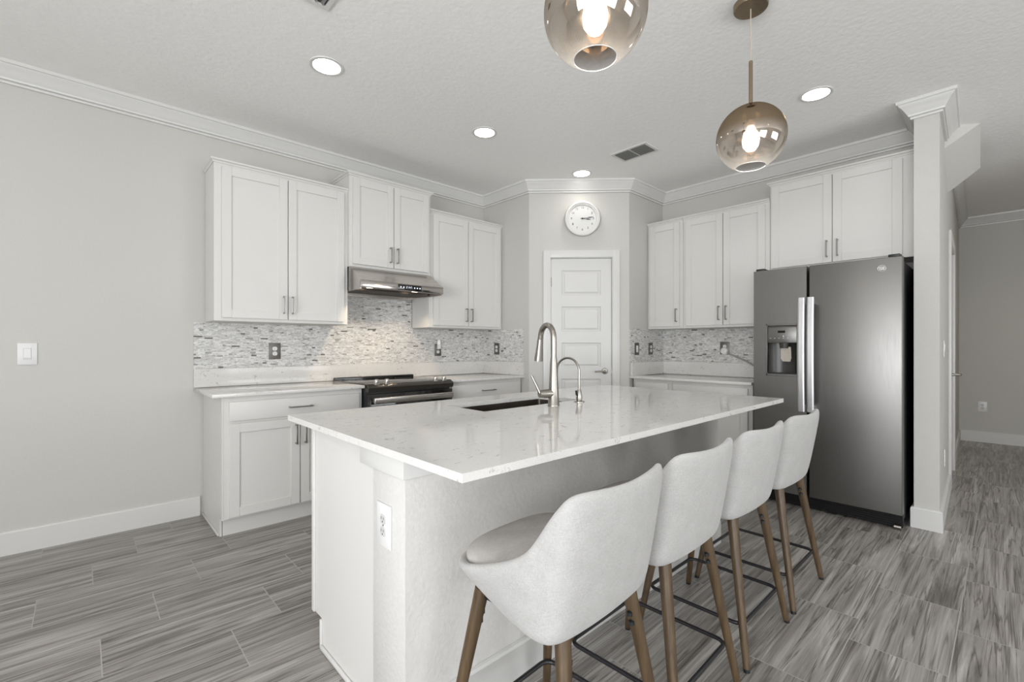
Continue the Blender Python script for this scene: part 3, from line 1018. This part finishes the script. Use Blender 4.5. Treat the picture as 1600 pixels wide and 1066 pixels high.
MB().prism([(-0.034, 0.0), (0.034, 0.0), (0.034, -0.085), (0.026, -0.112), (-0.026, -0.112), (-0.038, -0.09)], -0.004, 0.004, 'y').build('dispenser_paddle', M['paddle'], ld).matrix_local = T
MB().lathe([(0.03, 1.195), (0.036, 1.236)], (0.21, -0.668, 0), 20).build('ice_chute', M['darkgray'], ld)
MB().box(hx0 + fw, hx1 - 0.006, FR + 0.004, yb - 0.006, hz0 + 0.010, hz0 + 0.018).build('drip_tray', M['black'], ld, smooth=0)


def fridge_handle(x, parent):
    m = MB()
    rings = []
    z0, z1 = 0.735, 1.565
    n = 24
    for i in range(n + 1):
        t = i / n
        z = z0 + (z1 - z0) * t
        bow = 0.058 + 0.012 * (1 - (2 * t - 1) ** 2)
        y = FR - bow
        hw, hd = 0.021, 0.008
        rings.append([(x - hw, y + hd, z), (x - hw, y - hd * 0.3, z), (x - hw * 0.6, y - hd, z), (x + hw * 0.6, y - hd, z), (x + hw, y - hd * 0.3, z), (x + hw, y + hd, z)])
    m.ring_loft(rings)
    for z in (z0 + 0.025, z1 - 0.025):
        m.box(x - 0.012, x + 0.012, FR - 0.058, FR, z - 0.022, z + 0.022, 0.003)
    return m.build('handle', M['handle'], parent, smooth=30)


fridge_handle(0.346, ld)
fridge_handle(0.404, rd)
bT = Matrix.Translation((0.800, FR, 1.728)) @ Ry
m = MB().lathe([(0.024, 0.0), (0.024, 0.0012), (0.0, 0.0012)], n=40, M4=bT, cap1=False)
bd = m.build('badge', M['slate'], rd)
m = MB()
m.tube([bT @ Vector((0.0215 * math.cos(t), 0.0215 * math.sin(t), 0.0018)) for t in [2 * PI * i / 48 for i in range(48)]], 0.0018, 8, closed=True)
m.build('badge', M['badge'], rd)
text_mesh('badge', 'GE', 0.024, M['badge'], rd, bT @ Matrix.Translation((0, 0, 0.0022)))

# ------------------------------------------------------------------ island
IX0, IX1, IYN, IYF = 0.648, 2.915, -3.088, -1.838
PX0, PX1 = 0.700, 2.880
r = thing('kitchen_island', 'white and grey kitchen island base under the large worktop', 'island', (0, 0, 0))
m = MB()
# hollow cabinet box: ends, front, floor
m.prism([(-2.530, 0.001), (-2.072, 0.001), (-2.072, 0.118), (-1.990, 0.118), (-1.990, 0.8925), (-2.530, 0.8925)], PX0 + 0.004, PX0 + 0.022, 'x')
m.prism([(-2.530, 0.001), (-2.072, 0.001), (-2.072, 0.118), (-1.990, 0.118), (-1.990, 0.8925), (-2.530, 0.8925)], PX1 - 0.022, PX1 - 0.004, 'x')
m.box(PX0 + 0.022, PX1 - 0.022, -2.002, -1.990, 0.118, 0.8925)
m.box(PX0 + 0.022, PX1 - 0.022, -2.530, -2.010, 0.118, 0.136)
m.box(PX0 + 0.022, PX1 - 0.022, -2.092, -2.074, 0.0, 0.118)
m.build('cabinet_body', M['white'], r, smooth=0)
MB().box(PX0 - 0.004, PX0 + 0.004, -2.010, -1.984, 0.118, 0.8925, 0.002).build('face_frame_edge', M['white'], r)
xs = [PX0 + 0.03, PX0 + 0.55, PX0 + 1.09, PX0 + 1.63, PX1 - 0.03]
for a_, b_ in zip(xs, xs[1:]):
    q = MB().box(a_ + 0.004, b_ - 0.004, -1.989, -1.971, 0.135, 0.86, 0.002)
    q.build('door', M['white'], r)
MB().box(PX0 - 0.008, PX0 + 0.004, -2.528, -2.085, 0.0, 0.018, 0.005).box(PX0 - 0.004, PX0 + 0.004, -2.084, -2.070, 0.0, 0.115, 0.002).build('shoe_molding', M['trim'], r)
MB().box(PX0, PX1, -2.735, -2.5305, 0.0, 0.815, 0.003).build('half_wall', M['drywall'], r)
MB().box(PX0 - 0.012, PX1 + 0.012, -2.747, -2.456, 0.818, 0.8925, 0.002).build('ledge_board', M['trim'], r)
BASE_I = [(PX0 + 0.002, -2.736), (PX1, -2.736)]
m = MB()
m.ring_loft([[(x, -2.736 - d, z) for d, z in BASE] for x in (PX0 + 0.002, PX1)])
m.build('baseboard', M['trim'], r, smooth=25)

SX0, SX1, SY0, SY1 = 1.336, 2.020, -2.335, -2.022
m = MB()
zt0, zt1 = 0.893, 0.915
for (a, b, c, d) in ((IX0, SX0, IYN, IYF), (SX1, IX1, IYN, IYF), (SX0, SX1, IYN, SY0), (SX0, SX1, SY1, IYF)):
    m.box(a, b, c, d, zt0, zt1)
tag(m.build('island_countertop', M['quartz'], smooth=0), 'large white quartz island worktop with overhang above the stools', 'countertop')
m = MB()


def rr_ring(x0, x1, y0, y1, z, rad, n=5):
    pts = []
    for (cx, cy, a0) in ((x1 - rad, y1 - rad, 0), (x0 + rad, y1 - rad, PI / 2), (x0 + rad, y0 + rad, PI), (x1 - rad, y0 + rad, 1.5 * PI)):
        for i in range(n + 1):
            t = a0 + PI / 2 * i / n
            pts.append((cx + rad * math.cos(t), cy + rad * math.sin(t), z))
    return pts


e = 0.012
m.ring_loft([rr_ring(SX0 - e, SX1 + e, SY0 - e, SY1 + e, 0.8915, 0.02), rr_ring(SX0 - 0.002, SX1 + 0.002, SY0 - 0.002, SY1 + 0.002, 0.8915, 0.02), rr_ring(SX0, SX1, SY0, SY1, 0.70, 0.02), rr_ring(SX0 + 0.02, SX1 - 0.02, SY0 + 0.02, SY1 - 0.02, 0.685, 0.02)], False, True)
s = m.build('kitchen_sink', M['sink'], None)
tag(s, 'undermount stainless sink basin set in the island worktop', 'sink')
sm = s.modifiers.new('solid', 'SOLIDIFY')
sm.thickness = 0.0015
sm.offset = 1
MB().lathe([(0.0, 0.6862), (0.040, 0.6862), (0.045, 0.6885), (0.048, 0.6862)], ((SX0 + SX1) / 2, (SY0 + SY1) / 2, 0), 30, False, False).build('drain', M['nickel'], s)

# faucet
fx, fy = 1.722, -2.410
r = thing('kitchen_faucet', 'tall brushed nickel pull-down faucet behind the sink', 'faucet', (fx, fy, 0.915), -math.radians(17))
MB().lathe([(0.030, 0.0), (0.030, 0.004), (0.0285, 0.006), (0.024, 0.09), (0.0185, 0.205), (0.0165, 0.235), (0.0160, 0.240), (0.0, 0.240)], n=36, cap1=False).build('body', M['nickel'], r)
R_ = 0.066
pts = [(0, 0, 0.235), (0, 0, 0.30)]
for i in range(0, 25):
    t = PI - (PI - 0.10) * i / 24
    pts.append((0, R_ + R_ * math.cos(t), 0.338 + R_ * math.sin(t)))
last = Vector(pts[-1])
pts.append(tuple(last + Vector((0, 0.004, -0.012))))
MB().tube(pts, 0.0145, 16).build('spout', M['nickel'], r)
d_ = Vector((0, 0.17, -1)).normalized()
p0 = Vector(pts[-1]); q = p0 + d_ * 0.115
MB().tube([p0, p0 + d_ * 0.03, p0 + d_ * 0.08, q], 0.016, 20, radii=[0.0150, 0.0165, 0.0205, 0.0235]).build('spray_head', M['nickel'], r)
rl = math.radians(17)
m = MB().tube([(-0.004, 0.0, 0.062), (-0.05, 0.0, 0.062), (-0.082, 0.0, 0.062)], 0.022, 22, radii=[0.022, 0.0225, 0.0185])
m.build('valve_hub', M['nickel'], r)
MB().tube([(-0.078, 0.0, 0.066), (-0.092, 0.012, 0.105), (-0.108, 0.030, 0.150)], 0.0062, 12, radii=[0.0075, 0.0065, 0.0062]).build('lever', M['nickel'], r)

r = thing('filtered_water_tap', 'small slim gooseneck water tap right of the faucet', 'tap', (1.940, -2.397, 0.915), 0.10)
MB().lathe([(0.028, 0.0), (0.028, 0.003), (0.015, 0.006), (0.0165, 0.022), (0.0135, 0.05), (0.0085, 0.066), (0.0, 0.068)], n=28, cap1=False).build('body', M['nickel'], r)
pts = [(0, 0, 0.06), (0, 0, 0.10), (0, 0, 0.155)]
R_ = 0.073
for i in range(1, 25):
    t = PI - PI * 0.97 * i / 24
    pts.append((0, R_ + R_ * math.cos(t), 0.160 + R_ * math.sin(t)))
pts.append((0, pts[-1][1] + 0.001, pts[-1][2] - 0.02))
MB().tube(pts, 0.0062, 12).build('spout', M['nickel'], r)
MB().tube([(-0.008, 0, 0.035), (-0.026, 0, 0.04), (-0.030, 0, 0.062)], 0.005, 10).build('lever', M['black'], r)


# ------------------------------------------------------------------ bar stools
def make_stool():
    r = thing('bar_stool', '', 'stool')
    rim = [(0, .210, .632), (.10, .208, .632), (.185, .195, .634), (.235, .155, .638), (.258, .105, .646), (.264, .05, .662), (.262, -.005, .683), (.256, -.058, .706),
           (.247, -.106, .734), (.239, -.135, .778), (.233, -.162, .824), (.228, -.188, .858), (.218, -.215, .880), (.178, -.237, .887), (.095, -.250, .881), (0, -.254, .876)]
    bot = [(0, .125, .560), (.09, .124, .559), (.150, .110, .557), (.178, .082, .554), (.192, .05, .551), (.203, .015, .548), (.212, -.02, .546), (.219, -.05, .544),
           (.224, -.08, .542), (.227, -.108, .541), (.226, -.132, .540), (.220, -.152, .540), (.202, -.168, .540), (.155, -.178, .540), (.08, -.183, .540), (0, -.185, .540)]
    rim = [(min(x, 0.254), y, z) for x, y, z in rim]
    n = len(rim)

    def loop(L):
        return [Vector(p) for p in L] + [Vector((-p[0], p[1], p[2])) for p in L[-2:0:-1]]
    def lerp(a, b, t):
        return [p.lerp(q, t) for p, q in zip(a, b)]
    ro, bo = loop(rim), loop(bot)

    def inset(L, amt, dz=0.0):
        out = []
        k = len(L)
        for i in range(k):
            t = (L[(i + 1) % k] - L[i - 1])
            t.z = 0
            t = t.normalized() if t.length > 1e-6 else Vector((1, 0, 0))
            nrm = Vector((-t.y, t.x, 0))
            c = Vector((0, -0.02, 0)) - Vector((L[i].x, L[i].y, 0))
            if nrm.dot(c) < 0:
                nrm = -nrm
            out.append(L[i] + nrm * amt + Vector((0, 0, dz)))
        return out
    def bulge(L, amt):
        return inset(L, -amt)
    low = inset(bo, 0.016, -0.005)
    m1 = bulge(lerp(bo, ro, 0.28), 0.004)
    m2 = bulge(lerp(bo, ro, 0.70), 0.003)
    top = inset(ro, 0.018, 0.010)
    inn = inset(ro, 0.038, -0.004)
    fl = [Vector((p.x, p.y, min(p.z, 0.5) + 0.0)) for p in inset(lerp(bo, ro, 0.55), 0.045)]
    for p in fl:
        p.z = 0.602
    inn2 = lerp(fl, inn, 0.45)
    mb = MB()
    mb.ring_loft([low, bo, m1, m2, ro, top, inn, inn2, fl], True, True)
    mb.build('seat_shell', M['fabric'], r, subsurf=2)
    # cushion
    rings = []
    for (k, z) in ((0.985, .606), (1.06, .625), (1.11, .645), (1.08, .660), (0.93, .673), (0.72, .681), (0.45, .686), (0.2, .688)):
        rg = []
        for i in range(32):
            t = 2 * PI * i / 32
            ex = 0.62
            c, s_ = math.cos(t), math.sin(t)
            x = 0.205 * k * math.copysign(abs(c) ** ex, c)
            y = 0.178 * k * math.copysign(abs(s_) ** ex, s_) + 0.012
            rg.append((x, y, z + (0.012 if y < -0.08 else 0) * 0))
        rings.append(rg)
    MB().ring_loft(rings, True, True).build('seat_cushion', M['seatfabric'], r, subsurf=1)
    mb = MB().box(-0.155, 0.155, -0.150, 0.150, 0.520, 0.533, 0.004)
    mb.build('seat_plate', M['black'], r)

    def leg_at(sx, sy, z):
        t = z / 0.545
        return Vector((sx * (0.228 + (0.148 - 0.228) * t), sy * (0.225 + (0.140 - 0.225) * t), z))
    for sx in (-1, 1):
        for sy in (-1, 1):
            p0, p1 = leg_at(sx, sy, 0.012), leg_at(sx, sy, 0.545)
            lg = MB().tube([p0, p0.lerp(p1, .5), p1], 0.016, 18, radii=[0.0125, 0.0165, 0.0205]).build('leg', M['wood'], r)
            a = leg_at(sx, sy, 0.0)
            MB().cyl(a, leg_at(sx, sy, 0.013), 0.011, 0.0122, n=16).build('foot_cap', M['black'], lg)
            for bz in (0.470, 0.445):
                c = leg_at(sx, sy, bz) + Vector((-sx * 0.021, 0, 0))
                MB().lathe([(0.0, -0.009), (0.008, -0.005), (0.008, 0.005), (0.0, 0.009)], c, 12, False, False).build('bolt', M['black'], lg)
    # footrest ring
    zz = 0.150
    h = leg_at(1, 1, zz)
    hx, hy, rad = h.x - 0.006, h.y - 0.006, 0.035
    MB().tube([Vector((p[0], p[1], zz)) for p in rr_ring(-hx, hx, -hy, hy, zz, rad, 5)], 0.0075, 10, closed=True).build('footrest', M['blackmetal'], r)
    return r


proto = make_stool()
spots = [(0.966, -3.095, 0.05, 'nearest linen bar stool at island corner, whole seat visible'),
         (1.487, -3.075, 0.02, 'second linen bar stool from the near island corner'),
         (2.035, -3.070, 0.0, 'third linen bar stool from the near island corner'),
         (2.585, -3.070, 0.0, 'farthest linen bar stool, closest to the refrigerator')]
for i, (x, y, a, lb) in enumerate(spots):
    s = proto if i == 0 else copy_tree(proto)
    s.location = (x, y, 0)
    s.rotation_euler = (0, 0, a)
    tag(s, lb, 'stool', 'bar stools along the island')


# ------------------------------------------------------------------ pendants
def make_pendant(x, y, label):
    r = thing('pendant_lamp', label, 'pendant lamp', (x, y, 2.205), group='globe pendants above the island')
    R = 0.152
    prof = []
    for i in range(33):
        t = math.radians(24.5) + (math.radians(176) - math.radians(24.5)) * i / 32
        prof.append((R * math.sin(t), -R * math.cos(t)))
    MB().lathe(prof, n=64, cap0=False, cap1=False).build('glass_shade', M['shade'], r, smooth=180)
    rr0, zz0 = prof[0]
    MB().tube([(rr0 * math.cos(t), rr0 * math.sin(t), zz0) for t in [2 * PI * i / 48 for i in range(48)]], 0.0011, 8, closed=True).build('glass_rim', M['glassrim'], r)
    MB().lathe([(0.0085, 0.150), (0.0085, 0.362), (0.005, 0.366)], n=20).build('rod', M['bronze'], r)
    MB().lathe([(0.020, 0.055), (0.021, 0.140), (0.024, 0.1485), (0.024, 0.156), (0.009, 0.160)], n=28).build('socket', M['bronze'], r)
    MB().tube([(0, 0, 0.36), (0.001, 0, 0.45), (-0.001, 0, 0.55), (0, 0, 0.62)], 0.0028, 8).build('cord', M['cordcloth'], r)
    MB().lathe([(0.072, 0.612), (0.075, 0.616), (0.075, 0.6385), (0.0, 0.6385)], n=44, cap1=False).build('canopy', M['bronze'], r)
    MB().lathe([(0.0, -0.066), (0.020, -0.060), (0.034, -0.040), (0.038, -0.012), (0.033, 0.016), (0.019, 0.042), (0.014, 0.06)], n=24, cap0=False).build('bulb', M['bulb'], r)
    d = bpy.data.lights.new('pendant_glow', 'POINT')
    d.energy = 2.5
    d.color = (1.0, 0.93, 0.84)
    d.shadow_soft_size = 0.035
    lo = bpy.data.objects.new('pendant_glow', d)
    COL.objects.link(lo)
    lo.location = (x, y, 2.205 - 0.10)
    return r


make_pendant(1.114, -3.120, 'nearer smoked glass globe pendant, cut off by the photo top')
make_pendant(2.328, -3.122, 'farther smoked glass globe pendant hanging from rod and cord')


# ------------------------------------------------------------------ recessed lights, vents
def downlight(x, y, label, power=7, color=(1.0, 0.955, 0.89)):
    r = thing('recessed_downlight', label, 'ceiling light', (x, y, H), group='recessed ceiling downlights')
    MB().lathe([(0.076, -0.0036), (0.080, -0.006), (0.094, -0.004), (0.096, 0.0)], n=40, cap0=False, cap1=False).build('trim_ring', M['trim'], r)
    MB().lathe([(0.0, -0.0035), (0.077, -0.0035)], n=40, cap0=False, cap1=False).build('lens', M['led'], r)
    d = bpy.data.lights.new('downlight_spot', 'SPOT')
    d.energy = power
    d.color = color
    d.spot_size = math.radians(150)
    d.spot_blend = 0.9
    d.shadow_soft_size = 0.06
    lo = bpy.data.objects.new('downlight_spot', d)
    COL.objects.link(lo)
    lo.location = (x, y, H - 0.03)
    return r


downlight(1.042, -1.250, 'recessed ceiling downlight above the left counter')
downlight(2.248, -1.232, 'recessed ceiling downlight in front of the range hood')
downlight(3.455, -1.212, 'recessed ceiling downlight just in front of the clock', 4.5)
downlight(3.476, -3.110, 'recessed ceiling downlight before the refrigerator')
downlight(6.7, -4.55, 'recessed ceiling downlight in the hallway, outside the picture', 30, (1.0, 0.86, 0.72))
for i, (x, y) in enumerate([(-1.2, -2.2), (-1.2, -5.2), (1.6, -5.4), (4.0, -5.8)]):
    downlight(x, y, 'recessed ceiling downlight outside the picture, over the living area')


def vent(cx, cy, w, l, label, n=8):
    r = thing('ceiling_vent', label, 'vent', (cx, cy, H))
    m = MB()
    f = 0.022
    for (a, b, c, d) in ((-w / 2, w / 2, -l / 2, -l / 2 + f), (-w / 2, w / 2, l / 2 - f, l / 2), (-w / 2, -w / 2 + f, -l / 2 + f, l / 2 - f), (w / 2 - f, w / 2, -l / 2 + f, l / 2 - f), (-w / 2 + f, w / 2 - f, -0.006, 0.006)):
        m.box(a, b, c, d, -0.008, 0.0)
    m.build('frame', M['trim'], r)
    m = MB()
    for k in range(n):
        x = -w / 2 + f + (w - 2 * f) * (k + 0.5) / n
        m.box(-0.0075, 0.0075, -l / 2 + f, l / 2 - f, -0.0008, 0.0008, mat=Matrix.Translation((x, 0, -0.005)) @ Matrix.Rotation(math.radians(38), 4, 'Y'))
    m.build('louvre', M['ventslat'], r, smooth=0)
    MB().box(-w / 2 + f, w / 2 - f, -l / 2 + f, l / 2 - f, -0.0012, -0.0002).build('backing', M['ventdark'], r, smooth=0)
    return r


vent(3.396, -1.818, 0.215, 0.335, 'white louvred ceiling vent left of the globe pendant')
vent(0.720, -1.860, 0.30, 0.30, 'ceiling vent cut off at the upper photo edge')

# ------------------------------------------------------------------ clock
r = thing('wall_clock', 'round white wall clock above the pantry door', 'clock', (X1 + 0.526 * math.cos(PI / 4), -D1 - 0.526 * math.sin(PI / 4), 2.468), -PI / 4)
CT = Matrix.Rotation(PI / 2, 4, 'X')
MB().lathe([(0.155, 0.001), (0.172, 0.006), (0.174, 0.040), (0.170, 0.050), (0.160, 0.054), (0.150, 0.052), (0.147, 0.044), (0.137, 0.043), (0.134, 0.030), (0.0, 0.030)], n=72, cap1=False, M4=CT).build('case', M['clockcase'], r)
MB().lathe([(0.132, 0.0302), (0.132, 0.0308), (0.0, 0.0308)], n=72, cap1=False, M4=CT).build('dial', M['face'], r)
for hnum in range(1, 13):
    t = PI / 2 - hnum * PI / 6
    text_mesh('numeral', str(hnum), 0.030, M['inkgray'], r, CT @ Matrix.Translation((0.108 * math.cos(t), 0.108 * math.sin(t), 0.0316)))


def hand(name, ang, L, w0, z):
    T = CT @ Matrix.Rotation(PI / 2 - ang, 4, 'Z') @ Matrix.Translation((0, 0, z))
    m = MB()
    m.prism([(-0.018, -w0 * 0.5), (L * 0.45, -w0 * 0.4), (L * 0.6, -w0), (L, -w0 * 0.55), (L, w0 * 0.55), (L * 0.6, w0), (L * 0.45, w0 * 0.4), (-0.018, w0 * 0.5)], 0, 0.0012, 'z')
    bmesh.ops.transform(m.bm, matrix=T, verts=m.bm.verts[:])
    return m.build(name, M['ink'], r, smooth=0)


hand('hour_hand', math.radians(97), 0.078, 0.0055, 0.0335)
hand('minute_hand', math.radians(82), 0.105, 0.0045, 0.0355)
MB().lathe([(0.008, 0.031), (0.008, 0.038), (0.0, 0.038)], n=20, cap1=False, M4=CT).build('hub', M['ink'], r)


# ------------------------------------------------------------------ outlets and switches
def plate(kind, label, loc, rz, plate_mat, rec_mat, w=0.072, h=0.118, up=1.0):
    r = thing('wall_outlet' if kind == 'outlet' else 'light_switch', label, 'outlet' if kind == 'outlet' else 'switch', loc, rz)
    MB().box(-w / 2, w / 2, -0.006, 0.0, -h / 2, h / 2, 0.002).build('cover_plate', plate_mat, r)
    if kind == 'outlet':
        for s in (1, -1):
            z = s * 0.0195
            m = MB()
            ring = []
            for i in range(28):
                t = 2 * PI * i / 28
                ring.append((0.0172 * math.cos(t), max(-0.0145, min(0.0145, 0.0172 * math.sin(t)))))
            m.prism([(a, z + b) for a, b in ring], -0.0085, -0.0055, 'y')
            q = m.build('receptacle', rec_mat, r)
            m = MB()
            m.box(-0.0075, -0.0055, -0.0090, -0.0084, z - 0.001, z + 0.008).box(0.0055, 0.0075, -0.0090, -0.0084, z - 0.001, z + 0.007)
            m.lathe([(0.0024, 0), (0.0024, 0.0006)], n=10, M4=Matrix.Translation((0, -0.0084, z - 0.0075)) @ Ry)
            m.build('slot', M['ink'], q, smooth=0)
        MB().lathe([(0.003, 0), (0.003, 0.001)], n=12, M4=Matrix.Translation((0, -0.006, 0)) @ Ry).build('screw', M['nickel'], r)
    else:
        MB().box(-0.0172, 0.0172, -0.0075, -0.0055, -0.034, 0.034, 0.0008, 1).build('rocker_frame', rec_mat, r)
        MB().prism([(-0.0070, -0.031), (-0.0105, 0.031), (-0.0070, 0.031)], -0.0145, 0.0145, 'x').build('rocker', M['plastic'], r, smooth=0)
    return r


G = 'grey outlet plates on the mosaic'
plate('outlet', 'grey duplex outlet on mosaic left of the range', (1.110, -0.0105, 1.172), 0, M['grayplate'], M['plastic'], 0.086, 0.128)
plate('outlet', 'grey outlet with night light plugged in right of the range', (2.640, -0.0105, 1.172), 0, M['grayplate'], M['plastic'], 0.078, 0.122)
plate('outlet', 'grey duplex outlet on pantry return wall beside the range counter', (X1 - 0.0105, -0.235, 1.182), -PI / 2, M['grayplate'], M['plastic'], 0.078, 0.122)
plate('switch', 'grey rocker switch on mosaic right of the pantry door', (4.072, Y2 - 0.0105, 1.183), 0, M['grayplate'], M['plastic'], 0.078, 0.122)
plate('outlet', 'grey duplex outlet right of the rocker switch by pantry', (4.335, Y2 - 0.0105, 1.183), 0, M['grayplate'], M['plastic'], 0.078, 0.122)
plate('outlet', 'grey outlet with plug and cord left of the refrigerator', (XB - 0.0105, -2.075, 1.190), -PI / 2, M['grayplate'], M['plastic'], 0.090, 0.125)
plate('switch', 'white rocker light switch on bare wall at photo left', (-0.239, -0.0005, 1.166), 0, M['plastic'], M['receptacle'], 0.082, 0.128)
plate('outlet', 'white duplex outlet on the island end', (PX0 - 0.0005, -2.613, 0.648), -PI / 2, M['plastic'], M['receptacle'], 0.090, 0.135)
plate('switch', 'white light switch on the hallway side of the narrow wall', (4.50, hall_y(4.50) - 0.001, 1.193), ang, M['plastic'], M['receptacle'])
plate('outlet', 'white outlet low on the hallway side of narrow wall', (4.60, hall_y(4.60) - 0.001, 0.399), ang, M['plastic'], M['receptacle'])
plate('outlet', 'white outlet on the far hallway wall', (HX - 0.001, -3.742, 0.447), -PI / 2, M['plastic'], M['receptacle'], 0.085, 0.125)

# plug-in night light
r = thing('night_light', 'small white plug-in night light in the outlet right of range', 'night light', (2.640, -0.019, 1.1965))
MB().box(-0.018, 0.018, -0.028, -0.0005, -0.014, 0.030, 0.005).build('plug_base', M['plastic'], r)
MB().lathe([(0.019, 0.030), (0.020, 0.045), (0.0175, 0.065), (0.010, 0.078), (0.0, 0.081)], (0, -0.016, 0), 24, cap1=False).build('diffuser', M['nightglow'], r)
# plug and cord by the fridge
r = thing('power_plug', 'round white power plug with grey cord running behind refrigerator', 'plug', (XB - 0.0195, -2.078, 1.168), -PI / 2)
MB().lathe([(0.036, 0.0), (0.037, 0.014), (0.033, 0.024), (0.022, 0.030), (0.0, 0.031)], n=32, cap1=False, M4=Matrix.Translation((0, -0.0005, -0.006)) @ Ry).build('plug_body', M['plastic'], r)
pts = [(0.022, -0.02, -0.014), (0.06, -0.018, -0.036), (0.13, -0.016, -0.068), (0.20, -0.012, -0.098), (0.29, -0.014, -0.150), (0.37, -0.014, -0.178), (0.455, -0.014, -0.196)]
MB().tube(pts, 0.0075, 10).build('cord', M['grayswitch'], r)

bpy.context.view_layer.update()
